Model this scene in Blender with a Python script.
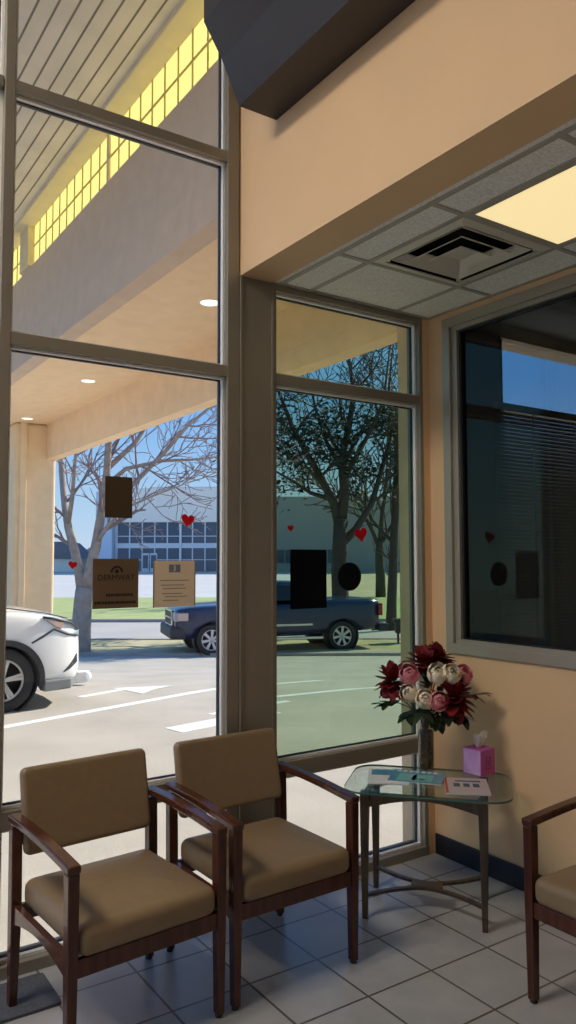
import bpy, bmesh, math, random
from mathutils import Vector, Matrix, noise
PI = math.pi
rnd = random.Random(7)
for o in list(bpy.data.objects):
    bpy.data.objects.remove(o, do_unlink=True)
SC = bpy.context.scene
COL = SC.collection

# ------------------------------------------------------------------ camera, light, exposure
cam = bpy.data.cameras.new('camera')
camo = bpy.data.objects.new('camera', cam)
COL.objects.link(camo)
cam.sensor_fit = 'VERTICAL'
cam.sensor_height = 36.0
cam.lens = 773.29 * 36.0 / 1024.0
cam.clip_end = 900
YAW, PITCH, ROLL = 0.594274532, 0.0625795317, -0.00206983133
fwd = Vector((math.sin(YAW) * math.cos(PITCH), math.cos(YAW) * math.cos(PITCH), math.sin(PITCH)))
rgt = Vector((math.cos(YAW), -math.sin(YAW), 0))
upv = rgt.cross(fwd)
r2 = rgt * math.cos(ROLL) + upv * math.sin(ROLL)
u2 = -rgt * math.sin(ROLL) + upv * math.cos(ROLL)
CAM = Vector((-1.97844, -2.71610, 1.67244))
camo.matrix_world = Matrix(((r2.x, u2.x, -fwd.x, CAM.x), (r2.y, u2.y, -fwd.y, CAM.y), (r2.z, u2.z, -fwd.z, CAM.z), (0, 0, 0, 1)))
SC.camera = camo

SUN_EL, SUN_AZ = math.radians(35), math.radians(4)   # azimuth measured from +x towards +y
sd = Vector((math.cos(SUN_EL) * math.cos(SUN_AZ), math.cos(SUN_EL) * math.sin(SUN_AZ), math.sin(SUN_EL)))
sun = bpy.data.lights.new('sun', 'SUN')
sun.energy = 5.1
sun.angle = 0.009
sun.color = (1.0, 0.94, 0.84)
suno = bpy.data.objects.new('sun', sun)
COL.objects.link(suno)
suno.rotation_euler = (-sd).to_track_quat('-Z', 'Y').to_euler()

world = bpy.data.worlds.new('World')
SC.world = world
world.use_nodes = True
wn = world.node_tree
tcw = wn.nodes.new('ShaderNodeTexCoord')
sep = wn.nodes.new('ShaderNodeSeparateXYZ')
wn.links.new(tcw.outputs['Generated'], sep.inputs[0])
ramp = wn.nodes.new('ShaderNodeValToRGB')
els = ramp.color_ramp.elements
els[0].position = 0.0; els[0].color = (0.62, 0.76, 0.92, 1)
els[1].position = 1.0; els[1].color = (0.10, 0.26, 0.66, 1)
for pos, c in ((0.07, (0.46, 0.68, 0.95)), (0.22, (0.18, 0.47, 0.98)), (0.50, (0.12, 0.34, 0.82))):
    e = els.new(pos); e.color = (*c, 1)
wn.links.new(sep.outputs['Z'], ramp.inputs[0])
bg = wn.nodes['Background']
wn.links.new(ramp.outputs[0], bg.inputs[0])
bg.inputs[1].default_value = 0.80

SC.view_settings.view_transform = 'Standard'
SC.view_settings.look = 'None'
SC.view_settings.gamma = 1.0
SC.view_settings.use_curve_mapping = False
SC.view_settings.exposure = 0.38
SC.cycles.transparent_max_bounces = 24
SC.cycles.sample_clamp_indirect = 6.0

# ------------------------------------------------------------------ materials
def mat(name, col, rough=0.6, metal=0.0, var=0.0, scale=8.0, bump=0.0, bscale=None, spec=0.5, emit=None, estr=0.0, coat=0.0, col2=None):
    m = bpy.data.materials.new(name)
    m.use_nodes = True
    nt = m.node_tree
    b = nt.nodes['Principled BSDF']
    b.inputs['Base Color'].default_value = (*col, 1)
    b.inputs['Roughness'].default_value = rough
    b.inputs['Metallic'].default_value = metal
    b.inputs['Specular IOR Level'].default_value = spec
    b.inputs['Coat Weight'].default_value = coat
    tc = nt.nodes.new('ShaderNodeTexCoord')
    if var > 0 or col2:
        n = nt.nodes.new('ShaderNodeTexNoise')
        n.inputs['Scale'].default_value = scale
        n.inputs['Detail'].default_value = 4
        nt.links.new(tc.outputs['Object'], n.inputs['Vector'])
        r = nt.nodes.new('ShaderNodeValToRGB')
        r.color_ramp.elements[0].position = 0.3
        r.color_ramp.elements[1].position = 0.7
        a = col2 if col2 else tuple(c * (1 - var) for c in col)
        c_ = col if col2 else tuple(min(1, c * (1 + var)) for c in col)
        r.color_ramp.elements[0].color = (*a, 1)
        r.color_ramp.elements[1].color = (*c_, 1)
        nt.links.new(n.outputs['Fac'], r.inputs[0])
        nt.links.new(r.outputs[0], b.inputs['Base Color'])
    if bump > 0:
        n2 = nt.nodes.new('ShaderNodeTexNoise')
        n2.inputs['Scale'].default_value = bscale or scale * 4
        n2.inputs['Detail'].default_value = 3
        nt.links.new(tc.outputs['Object'], n2.inputs['Vector'])
        bp = nt.nodes.new('ShaderNodeBump')
        bp.inputs['Strength'].default_value = bump
        bp.inputs['Distance'].default_value = 0.01
        nt.links.new(n2.outputs['Fac'], bp.inputs['Height'])
        nt.links.new(bp.outputs[0], b.inputs['Normal'])
    if emit:
        b.inputs['Emission Color'].default_value = (*emit, 1)
        b.inputs['Emission Strength'].default_value = estr
    return m

def wood(name, c1, c2, rough=0.35, scale=14.0, axis=(1, 1, 0.12)):
    m = mat(name, c1, rough)
    nt = m.node_tree
    b = nt.nodes['Principled BSDF']
    tc = nt.nodes.new('ShaderNodeTexCoord')
    mp = nt.nodes.new('ShaderNodeMapping')
    mp.inputs['Scale'].default_value = axis
    n = nt.nodes.new('ShaderNodeTexNoise')
    n.inputs['Scale'].default_value = scale * 3
    n.inputs['Detail'].default_value = 5
    r = nt.nodes.new('ShaderNodeValToRGB')
    r.color_ramp.elements[0].color = (*c1, 1)
    r.color_ramp.elements[1].color = (*c2, 1)
    r.color_ramp.elements[0].position = 0.35
    r.color_ramp.elements[1].position = 0.68
    nt.links.new(tc.outputs['Object'], mp.inputs[0])
    nt.links.new(mp.outputs[0], n.inputs['Vector'])
    nt.links.new(n.outputs['Fac'], r.inputs[0])
    nt.links.new(r.outputs[0], b.inputs['Base Color'])
    return m

def glass(name, tint, refl=0.04, graze=0.6, rough=0.0):
    m = bpy.data.materials.new(name)
    m.use_nodes = True
    nt = m.node_tree
    nt.nodes.remove(nt.nodes['Principled BSDF'])
    out = nt.nodes['Material Output']
    t = nt.nodes.new('ShaderNodeBsdfTransparent')
    t.inputs[0].default_value = (*tint, 1)
    g = nt.nodes.new('ShaderNodeBsdfGlossy')
    g.inputs['Roughness'].default_value = rough
    lw = nt.nodes.new('ShaderNodeLayerWeight')
    pw = nt.nodes.new('ShaderNodeMath')
    pw.operation = 'POWER'
    pw.inputs[1].default_value = 4.0
    nt.links.new(lw.outputs['Facing'], pw.inputs[0])
    ma = nt.nodes.new('ShaderNodeMath')
    ma.operation = 'MULTIPLY_ADD'
    ma.inputs[1].default_value = graze
    ma.inputs[2].default_value = refl
    nt.links.new(pw.outputs[0], ma.inputs[0])
    mx = nt.nodes.new('ShaderNodeMixShader')
    nt.links.new(ma.outputs[0], mx.inputs[0])
    nt.links.new(t.outputs[0], mx.inputs[1])
    nt.links.new(g.outputs[0], mx.inputs[2])
    nt.links.new(mx.outputs[0], out.inputs[0])
    return m

def trans(name, col, tcol, mixv=0.6):
    """diffuse sheet that lets light through (frosted panel, paper, petals)"""
    m = bpy.data.materials.new(name)
    m.use_nodes = True
    nt = m.node_tree
    nt.nodes.remove(nt.nodes['Principled BSDF'])
    out = nt.nodes['Material Output']
    d = nt.nodes.new('ShaderNodeBsdfDiffuse')
    d.inputs[0].default_value = (*col, 1)
    t = nt.nodes.new('ShaderNodeBsdfTranslucent')
    t.inputs[0].default_value = (*tcol, 1)
    mx = nt.nodes.new('ShaderNodeMixShader')
    mx.inputs[0].default_value = mixv
    nt.links.new(d.outputs[0], mx.inputs[1])
    nt.links.new(t.outputs[0], mx.inputs[2])
    nt.links.new(mx.outputs[0], out.inputs[0])
    return m

def lines_mat(name, base, line, pitch, width, axes='X', rough=0.6, offs=0.0, bump=0.5, var=0.08, vscale=3.0):
    """base colour with straight joints every pitch metres along the given object axes"""
    m = mat(name, base, rough, var=var, scale=vscale)
    nt = m.node_tree
    b = nt.nodes['Principled BSDF']
    src = b.inputs['Base Color'].links[0].from_socket
    tc = nt.nodes.new('ShaderNodeTexCoord')
    sp = nt.nodes.new('ShaderNodeSeparateXYZ')
    nt.links.new(tc.outputs['Object'], sp.inputs[0])
    fac = None
    for ax in axes:
        a = nt.nodes.new('ShaderNodeMath'); a.operation = 'ADD'; a.inputs[1].default_value = 1000 * pitch + pitch / 2 + offs
        nt.links.new(sp.outputs[ax], a.inputs[0])
        mo = nt.nodes.new('ShaderNodeMath'); mo.operation = 'MODULO'; mo.inputs[1].default_value = pitch
        nt.links.new(a.outputs[0], mo.inputs[0])
        s = nt.nodes.new('ShaderNodeMath'); s.operation = 'SUBTRACT'; s.inputs[1].default_value = pitch / 2
        nt.links.new(mo.outputs[0], s.inputs[0])
        ab = nt.nodes.new('ShaderNodeMath'); ab.operation = 'ABSOLUTE'
        nt.links.new(s.outputs[0], ab.inputs[0])
        lt = nt.nodes.new('ShaderNodeMath'); lt.operation = 'LESS_THAN'; lt.inputs[1].default_value = width / 2
        nt.links.new(ab.outputs[0], lt.inputs[0])
        if fac is None:
            fac = lt.outputs[0]
        else:
            mxn = nt.nodes.new('ShaderNodeMath'); mxn.operation = 'MAXIMUM'
            nt.links.new(fac, mxn.inputs[0]); nt.links.new(lt.outputs[0], mxn.inputs[1])
            fac = mxn.outputs[0]
    mx = nt.nodes.new('ShaderNodeMix'); mx.data_type = 'RGBA'
    nt.links.new(fac, mx.inputs['Factor'])
    nt.links.new(src, mx.inputs['A'])
    mx.inputs['B'].default_value = (*line, 1)
    nt.links.new(mx.outputs['Result'], b.inputs['Base Color'])
    bp = nt.nodes.new('ShaderNodeBump'); bp.inputs['Strength'].default_value = bump; bp.inputs['Distance'].default_value = 0.004
    bp.invert = True
    nt.links.new(fac, bp.inputs['Height'])
    nt.links.new(bp.outputs[0], b.inputs['Normal'])
    return m

T = 0.333
M = dict(
    wall=mat('wall_paint', (0.72, 0.49, 0.28), 0.75, var=0.03, scale=3, bump=0.08, bscale=120),
    floor=lines_mat('floor_tile', (0.37, 0.375, 0.385), (0.10, 0.085, 0.075), T, 0.010, 'XY', 0.32, var=0.10, vscale=5),
    ceil=mat('ceiling_tile', (0.90, 0.88, 0.82), 0.9, var=0.18, scale=95, bump=0.25, bscale=160),
    ceilp=mat('ceiling_paint', (0.82, 0.78, 0.70), 0.85, var=0.03),
    grid=mat('ceiling_grid_metal', (0.42, 0.39, 0.33), 0.55),
    alu=mat('bronze_aluminium', (0.27, 0.24, 0.19), 0.42, 0.35, var=0.06, scale=3),
    aluc=mat('clear_aluminium', (0.38, 0.34, 0.28), 0.38, 0.4, var=0.05, scale=3),
    bevel=mat('glazing_bead_lit_edge', (0.90, 0.88, 0.85), 0.4, 0.2),  # near-white tone carries the daylight on the frame edges
    gasket=mat('black_gasket', (0.012, 0.010, 0.012), 0.5),
    gA=glass('clear_glass', (0.95, 0.96, 0.95), 0.018, 0.4),
    gB=glass('green_film_glass', (0.63, 0.715, 0.61), 0.02, 0.4),
    gBt=glass('lightly_filmed_glass', (0.74, 0.78, 0.66), 0.02, 0.4),
    gC=glass('dark_tinted_glass', (0.57, 0.62, 0.66), 0.035, 0.4),
    gT=glass('table_glass', (0.86, 0.93, 0.90), 0.04, 0.55),
    gV=glass('vase_glass', (0.97, 0.98, 0.97), 0.025, 0.3),
    gEdge=mat('glass_edge_green', (0.05, 0.13, 0.11), 0.15),
    black=mat('black_vinyl', (0.006, 0.006, 0.008), 0.95, spec=0.1),
    duct=mat('dark_brown_paint', (0.032, 0.025, 0.023), 0.45, var=0.1, scale=2),
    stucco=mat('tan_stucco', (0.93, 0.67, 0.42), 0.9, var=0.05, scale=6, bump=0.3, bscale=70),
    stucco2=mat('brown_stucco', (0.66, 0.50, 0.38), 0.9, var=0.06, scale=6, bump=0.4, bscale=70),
    column=mat('column_stucco', (0.86, 0.66, 0.42), 0.9, var=0.05, scale=6, bump=0.3, bscale=70),
    header=mat('cream_header_paint', (0.74, 0.64, 0.44), 0.8, var=0.04),
    slats=lines_mat('metal_soffit_slats', (0.78, 0.70, 0.62), (0.20, 0.17, 0.14), 0.118, 0.016, 'X', 0.55),
    yellow=trans('yellow_fibreglass', (0.92, 0.84, 0.46), (0.98, 0.91, 0.52), 0.75),
    ybar=mat('yellow_panel_bar', (0.50, 0.42, 0.16), 0.7),
    asphalt=mat('pale_concrete_paving', (0.50, 0.45, 0.385), 0.9, var=0.10, scale=1.2, bump=0.3, bscale=40),
    walk=mat('sidewalk_concrete', (0.55, 0.49, 0.42), 0.9, var=0.08, scale=2),
    street=mat('street_concrete', (0.50, 0.46, 0.42), 0.9, var=0.06, scale=0.5),
    farlot=mat('far_lot_concrete', (0.58, 0.56, 0.54), 0.9, var=0.05, scale=0.3),
    grass=mat('lawn_grass', (0.46, 0.50, 0.20), 0.95, col2=(0.36, 0.42, 0.15), scale=1.5, bump=0.6, bscale=30),
    drygrass=mat('dormant_grass', (0.62, 0.53, 0.32), 0.95, col2=(0.42, 0.38, 0.20), scale=0.8, bump=0.6, bscale=30),
    kerb=mat('kerb_concrete', (0.42, 0.37, 0.33), 0.9, var=0.1, scale=2),
    paint=mat('white_road_paint', (0.86, 0.86, 0.84), 0.7, var=0.04, scale=9),
    seat=mat('tan_vinyl', (0.235, 0.162, 0.090), 0.42, var=0.05, scale=30, bump=0.06, bscale=220),
    wood=wood('mahogany_wood', (0.055, 0.014, 0.009), (0.10, 0.028, 0.016), 0.28),
    wood2=wood('warm_cherry_wood', (0.16, 0.045, 0.016), (0.24, 0.075, 0.028), 0.32),
    twood=wood('walnut_table_wood', (0.040, 0.028, 0.020), (0.075, 0.050, 0.034), 0.35),
    foot=mat('chair_foot_glide', (0.01, 0.01, 0.01), 0.6),
    base=mat('black_cove_base', (0.012, 0.012, 0.016), 0.4),
    pink=mat('tissue_box_magenta', (0.55, 0.06, 0.32), 0.45, col2=(0.42, 0.10, 0.42), scale=9),
    lilac=mat('tissue_box_lilac', (0.46, 0.22, 0.58), 0.45, col2=(0.62, 0.40, 0.70), scale=12),
    dpink=mat('tissue_box_dark_motif', (0.30, 0.02, 0.16), 0.5),
    tissue=trans('white_tissue', (0.85, 0.82, 0.78), (0.85, 0.80, 0.75), 0.35),
    red=mat('crimson_petal', (0.23, 0.006, 0.014), 0.55, col2=(0.10, 0.003, 0.008), scale=40),
    pinkp=mat('pink_petal', (0.84, 0.36, 0.40), 0.95, spec=0.1, col2=(0.74, 0.24, 0.29), scale=50),
    cream=mat('cream_petal', (0.92, 0.84, 0.68), 0.95, spec=0.1, col2=(0.86, 0.76, 0.58), scale=50),
    leaf=mat('dark_leaf', (0.020, 0.040, 0.014), 0.5, col2=(0.010, 0.022, 0.008), scale=30),
    stem=mat('flower_stem', (0.035, 0.060, 0.018), 0.6),
    moss=mat('brown_vase_filler', (0.20, 0.115, 0.055), 0.95, col2=(0.025, 0.014, 0.009), scale=60, bump=1.0, bscale=90),
    magblue=mat('magazine_blue_cover', (0.10, 0.34, 0.50), 0.3, col2=(0.06, 0.20, 0.32), scale=11),
    magwhite=mat('paper_white', (0.75, 0.76, 0.78), 0.5),
    magpink=mat('magazine_pale_cover', (0.56, 0.40, 0.40), 0.35, col2=(0.48, 0.50, 0.50), scale=9),
    magdark=mat('magazine_ink', (0.05, 0.07, 0.10), 0.5),
    magred=mat('magazine_red_band', (0.50, 0.07, 0.05), 0.4),
    teal=mat('magazine_teal', (0.22, 0.50, 0.50), 0.4),
    mat=mat('dark_floor_strip', (0.075, 0.08, 0.095), 0.85, var=0.2, scale=60, bump=0.4, bscale=120),
    vent=mat('vent_metal', (0.66, 0.62, 0.54), 0.5),
    dark=mat('vent_dark_inside', (0.010, 0.010, 0.010), 0.9),
    lens=mat('troffer_lens', (0.75, 0.70, 0.55), 0.5, emit=(1.0, 0.79, 0.39), estr=0.66),
    fill_lens=mat('added_fill_lens', (0.8, 0.8, 0.75), 0.5, emit=(1.0, 0.88, 0.72), estr=28.0),  # glow of the added fill panels, out of view
    can=mat('recessed_lamp_glow', (0.8, 0.8, 0.8), 0.5, emit=(1.0, 0.90, 0.72), estr=1.1),
    white=mat('white_trim', (0.78, 0.76, 0.72), 0.5),
    carwhite=mat('white_car_paint', (0.92, 0.91, 0.88), 0.25, coat=1.0),
    navy=mat('navy_car_paint', (0.008, 0.020, 0.068), 0.30, coat=0.5),
    plastic=mat('grey_black_plastic', (0.035, 0.036, 0.040), 0.55),
    gplastic=mat('grey_lower_bumper', (0.20, 0.21, 0.21), 0.5),
    tyre=mat('tyre_rubber', (0.030, 0.030, 0.032), 0.8, bump=0.2, bscale=60),
    rim=mat('alloy_rim', (0.55, 0.55, 0.56), 0.3, 0.7),
    lampglass=mat('headlamp_lens', (0.34, 0.40, 0.46), 0.12, 0.2),
    amber=mat('amber_lens', (0.70, 0.48, 0.38), 0.3),
    redlens=mat('red_lens', (0.35, 0.02, 0.02), 0.25),
    carglass=mat('car_window', (0.015, 0.018, 0.022), 0.08, spec=0.7),
    chrome=mat('chrome', (0.60, 0.60, 0.62), 0.15, 0.9),
    bark=mat('grey_bark', (0.50, 0.40, 0.33), 0.95, col2=(0.34, 0.27, 0.22), scale=6, bump=0.8, bscale=14),
    twig=mat('red_grey_twig', (0.32, 0.23, 0.22), 0.9),
    darkbark=mat('dark_bark', (0.075, 0.062, 0.05), 0.95, var=0.2, scale=5),
    foliage=mat('dark_evergreen_leaf', (0.075, 0.085, 0.045), 0.8, col2=(0.040, 0.050, 0.028), scale=2),
    dryfol=mat('tan_seed_leaf', (0.30, 0.25, 0.12), 0.8),
    bwall=mat('pale_grey_panel', (0.95, 0.89, 0.80), 0.7, var=0.03, scale=0.3),
    bgrey=mat('grey_tilt_wall', (0.36, 0.35, 0.32), 0.8, var=0.04, scale=0.3),
    bglass=mat('blue_curtain_glass', (0.05, 0.09, 0.15), 0.12, 0.3),
    bblue=mat('light_blue_panel', (0.55, 0.66, 0.80), 0.4),
    bwhite=mat('white_mullion', (0.75, 0.76, 0.78), 0.6),
    roof=mat('grey_shingle', (0.20, 0.20, 0.22), 0.9, var=0.1, scale=2),
    treeline=mat('winter_treeline', (0.17, 0.15, 0.13), 0.95, col2=(0.11, 0.11, 0.08), scale=0.4),
    notice=trans('brown_notice_paper', (0.30, 0.20, 0.12), (0.26, 0.17, 0.105), 0.5),
    noticedark=trans('brown_plain_card', (0.16, 0.11, 0.06), (0.10, 0.065, 0.035), 0.5),
    noticeink=mat('notice_ink', (0.018, 0.012, 0.010), 0.8),
    beige=trans('beige_notice_paper', (0.75, 0.62, 0.46), (0.85, 0.70, 0.52), 0.6),
    beigeink=mat('faded_notice_ink', (0.30, 0.24, 0.17), 0.8),
    blueink=mat('blue_grey_ink', (0.17, 0.20, 0.26), 0.8),
    heart=trans('red_heart_paper', (0.70, 0.030, 0.045), (0.85, 0.04, 0.06), 0.5),
    office=mat('office_wall_paint', (0.46, 0.40, 0.32), 0.8),
    blind=mat('brown_blind_slat', (0.55, 0.47, 0.34), 0.5),
    blindcord=mat('blind_cord', (0.60, 0.52, 0.45), 0.7),
)

# ------------------------------------------------------------------ mesh helpers
class MB:
    def __init__(self):
        self.bm = bmesh.new()
    def _xf(self, vs, m):
        if m is not None:
            bmesh.ops.transform(self.bm, matrix=m, verts=vs)
    def box(self, x0, x1, y0, y1, z0, z1, bev=0.0, seg=2, m=None):
        b = bmesh.new()
        vs = [b.verts.new((x, y, z)) for x in (x0, x1) for y in (y0, y1) for z in (z0, z1)]
        for f in ((0, 1, 3, 2), (4, 6, 7, 5), (0, 4, 5, 1), (2, 3, 7, 6), (0, 2, 6, 4), (1, 5, 7, 3)):
            b.faces.new([vs[i] for i in f])
        if bev > 0:
            bmesh.ops.bevel(b, geom=b.edges[:], offset=bev, segments=seg, profile=0.5, affect='EDGES')
        bmesh.ops.recalc_face_normals(b, faces=b.faces[:])
        self._merge(b, m)
        return self
    def _merge(self, b, m=None):
        if m is not None:
            bmesh.ops.transform(b, matrix=m, verts=b.verts[:])
        idx = {}
        for v_ in b.verts:
            idx[v_] = self.bm.verts.new(v_.co)
        for f in b.faces:
            try:
                nf = self.bm.faces.new([idx[v_] for v_ in f.verts])
                nf.smooth = f.smooth
            except ValueError:
                pass
        b.free()
    def tube(self, pts, rads, n=8, cap=True, flat=1.0, m=None):
        pts = [Vector(p) for p in pts]
        if not hasattr(rads, '__len__'):
            rads = [rads] * len(pts)
        rings = []
        prev = None
        for i, p in enumerate(pts):
            d = (pts[min(i + 1, len(pts) - 1)] - pts[max(i - 1, 0)])
            if d.length < 1e-9:
                d = Vector((0, 0, 1))
            d.normalize()
            if prev is None:
                a = Vector((0, 0, 1)) if abs(d.z) < 0.9 else Vector((1, 0, 0))
                u = d.cross(a).normalized()
            else:
                u = (prev - d * prev.dot(d))
                u = u.normalized() if u.length > 1e-6 else d.orthogonal().normalized()
            prev = u
            w = d.cross(u).normalized()
            ring = []
            for k in range(n):
                t = 2 * PI * k / n
                co = p + (u * math.cos(t) + w * math.sin(t) * flat) * rads[i]
                if m is not None:
                    co = m @ co
                ring.append(self.bm.verts.new(co))
            rings.append(ring)
        for a, b in zip(rings[:-1], rings[1:]):
            for k in range(n):
                f = self.bm.faces.new((a[k], a[(k + 1) % n], b[(k + 1) % n], b[k]))
                f.smooth = True
        if cap:
            self.bm.faces.new(rings[0][::-1])
            self.bm.faces.new(rings[-1])
        return self
    def bar(self, pts, w, h, up=(0, 0, 1), m=None):
        """rectangular section swept along a path; w across, h along up; w,h scalars or lists"""
        pts = [Vector(p) for p in pts]
        n = len(pts)
        W = w if hasattr(w, '__len__') else [w] * n
        H = h if hasattr(h, '__len__') else [h] * n
        up = Vector(up)
        rings = []
        for i, p in enumerate(pts):
            d = (pts[min(i + 1, n - 1)] - pts[max(i - 1, 0)]).normalized()
            s = d.cross(up).normalized()
            u = s.cross(d).normalized()
            ring = []
            for a, b in ((-1, -1), (1, -1), (1, 1), (-1, 1)):
                co = p + s * (a * W[i] / 2) + u * (b * H[i] / 2)
                if m is not None:
                    co = m @ co
                ring.append(self.bm.verts.new(co))
            rings.append(ring)
        for a, b in zip(rings[:-1], rings[1:]):
            for k in range(4):
                self.bm.faces.new((a[k], a[(k + 1) % 4], b[(k + 1) % 4], b[k]))
        self.bm.faces.new(rings[0][::-1])
        self.bm.faces.new(rings[-1])
        return self
    def lathe(self, prof, n=32, m=None, smooth=True, cap=False):
        rings = []
        for r, z in prof:
            ring = []
            for k in range(n):
                t = 2 * PI * k / n
                co = Vector((r * math.cos(t), r * math.sin(t), z))
                if m is not None:
                    co = m @ co
                ring.append(self.bm.verts.new(co))
            rings.append(ring)
        for a, b in zip(rings[:-1], rings[1:]):
            for k in range(n):
                f = self.bm.faces.new((a[k], a[(k + 1) % n], b[(k + 1) % n], b[k]))
                f.smooth = smooth
        if cap and prof[0][0] > 1e-6:
            self.bm.faces.new(rings[0][::-1])
        if cap and prof[-1][0] > 1e-6:
            self.bm.faces.new(rings[-1])
        return self
    def prism(self, poly, d0, d1, plane='XZ', m=None, bev=0.0):
        """extrude a 2D outline. XZ: extruded along y; YZ: along x; XY: along z"""
        def co(p, d):
            a, b = p
            return {'XZ': (a, d, b), 'YZ': (d, a, b), 'XY': (a, b, d)}[plane]
        b = bmesh.new()
        A = [b.verts.new(co(p, d0)) for p in poly]
        B = [b.verts.new(co(p, d1)) for p in poly]
        n = len(poly)
        b.faces.new(A[::-1])
        b.faces.new(B)
        for k in range(n):
            b.faces.new((A[k], A[(k + 1) % n], B[(k + 1) % n], B[k]))
        if bev > 0:
            bmesh.ops.bevel(b, geom=b.edges[:], offset=bev, segments=2, profile=0.5, affect='EDGES')
        bmesh.ops.recalc_face_normals(b, faces=b.faces[:])
        self._merge(b, m)
        return self
    def loft(self, rings, closed=True, cap=True, m=None, smooth=True):
        R = []
        for ring in rings:
            R.append([self.bm.verts.new((m @ Vector(p)) if m is not None else p) for p in ring])
        n = len(R[0])
        for a, b in zip(R[:-1], R[1:]):
            for k in range(n if closed else n - 1):
                f = self.bm.faces.new((a[k], a[(k + 1) % n], b[(k + 1) % n], b[k]))
                f.smooth = smooth
        if cap and closed:
            self.bm.faces.new(R[0][::-1])
            self.bm.faces.new(R[-1])
        return self
    def quad(self, *p):
        self.bm.faces.new([self.bm.verts.new(q) for q in p])
        return self
    def build(self, name, material, parent=None, sub=0, smooth=False, bevel=0.0):
        me = bpy.data.meshes.new(name)
        bmesh.ops.recalc_face_normals(self.bm, faces=self.bm.faces[:])
        self.bm.to_mesh(me)
        self.bm.free()
        o = bpy.data.objects.new(name, me)
        COL.objects.link(o)
        me.materials.append(material)
        if parent is not None:
            o.parent = parent
        if smooth:
            for p in me.polygons:
                p.use_smooth = True
        if bevel > 0:
            md = o.modifiers.new('bevel', 'BEVEL')
            md.width = bevel
            md.segments = 2
            md.limit_method = 'ANGLE'
        if sub:
            md = o.modifiers.new('subsurf', 'SUBSURF')
            md.levels = sub
            md.render_levels = sub
        return o

def tag(o, label=None, cat=None, group=None, kind=None):
    if label: o['label'] = label
    if cat: o['category'] = cat
    if group: o['group'] = group
    if kind: o['kind'] = kind
    return o

def empty(name, loc=(0, 0, 0), rz=0.0):
    o = bpy.data.objects.new(name, None)
    o.empty_display_size = 0.1
    COL.objects.link(o)
    o.location = loc
    o.rotation_euler = (0, 0, rz)
    return o

def struct(o, label=None):
    o['kind'] = 'structure'
    if label: o['label'] = label
    return o

def rotm(axis, deg):
    return Matrix.Rotation(math.radians(deg), 4, axis)

def copy_tree(o, parent=None):
    c = o.copy()
    COL.objects.link(c)
    if parent is not None:
        c.parent = parent
    for ch in list(o.children):
        copy_tree(ch, c)
    return c

def rrect(x0, x1, y0, y1, r, n=6):
    pts = []
    for cx, cy, a0 in ((x1 - r, y1 - r, 0), (x0 + r, y1 - r, 90), (x0 + r, y0 + r, 180), (x1 - r, y0 + r, 270)):
        for k in range(n + 1):
            a = math.radians(a0 + 90 * k / n)
            pts.append((cx + r * math.cos(a), cy + r * math.sin(a)))
    return pts

# ------------------------------------------------------------------ room shell
XR, YW = 1.265, 0.58          # right wall face, window wall face
XL, YB, ZT = -4.6, -6.2, 5.0
ZLOW, ZMID, ZTOP = (.578, .657), (2.584, 2.637), (3.685, 3.735)
struct(MB().box(XL - .15, XR + .14, YB - .15, .70, -.12, 0).build('floor', M['floor']))
struct(MB().box(XL - .15, .06, YB - .15, .80, ZT, ZT + .15).build('ceiling', M['ceilp']))
struct(MB().box(.158, XR, YB, -.505, 3.112, 3.15).box(.158, XR, .070, .58, 3.112, 3.15).box(.158, .41, -.505, .070, 3.112, 3.15).box(.98, XR, -.505, .070, 3.112, 3.15).build('ceiling', M['ceil']), 'lowered ceiling of speckled lay-in tiles')
g = MB()
for x in (.205, .39, 1.0, 1.255):
    g.box(x - .012, x + .012, YB, .575, 3.106, 3.113)
yy = .567
for y in (.570, .09, -.525, -1.745, -2.355, -2.965, -4.185, -5.4):
    g.box(.19, XR, y - .012, y + .012, 3.1062, 3.1128)
g.box(.19, .39, -1.147, -1.123, 3.1062, 3.1128)
struct(g.build('ceiling_grid', M['grid']))
# beam of painted drywall that drops from the high ceiling
struct(MB().box(-.04, .158, YB, .575, 3.106, ZT).build('soffit_beam', M['wall']))
# right wall with its window opening
w = MB()
w.box(XR, XR + .14, YB, .80, 0, 1.15)
w.box(XR, XR + .14, YB, .80, 3.07, ZT)
w.box(XR, XR + .14, .455, .80, 1.15, 3.07)
w.box(XR, XR + .14, YB, -1.60, 1.15, 3.07)
w.box(1.215, XR, .58, .80, 0, 3.2)
struct(w.build('wall_right', M['wall']))
struct(MB().box(XL, XR, YB - .15, YB, 0, ZT).build('wall_back', M['ceilp']))
struct(MB().box(XL - .15, XL, YB, -2.3, 0, ZT).box(XL - .15, XL, .30, .70, 0, ZT).box(XL - .15, XL, -2.3, .30, 0, .10).build('wall_left', M['wall']))
lw_ = struct(empty('added_window_6'), 'glazing added to the unseen left side of the lobby to let in daylight')  # unseen glazing put in to bring daylight onto the beam and right wall
f_ = MB()
for y_ in (-2.3, -1.05, .24):
    f_.box(XL - .12, XL - .01, y_, y_ + .06, .10, ZT)
for z_ in (.10, ZMID[0], 4.93):
    f_.box(XL - .12, XL - .01, -2.3, .30, z_, z_ + .06)
f_.build('frame', M['alu'], lw_)
for z0_, z1_ in ((.16, ZMID[0]), (ZMID[0] + .06, 4.93)):
    MB().box(XL - .07, XL - .064, -2.3, .30, z0_, z1_).build('pane', M['gA'], lw_)
w = MB()
w.box(-.04, 4.2, .60, .80, 3.115, ZT)
w.box(XL - .15, -4.30, .58, .80, 0, ZT)
struct(w.build('wall_front', M['stucco']))
struct(MB().box(XR - .012, XR, YB, .57, 0, .115, .004).build('baseboard_right', M['base']))
struct(MB().box(XL, XR - .012, YB, YB + .012, 0, .115, .004).build('baseboard_back', M['base']))
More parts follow.
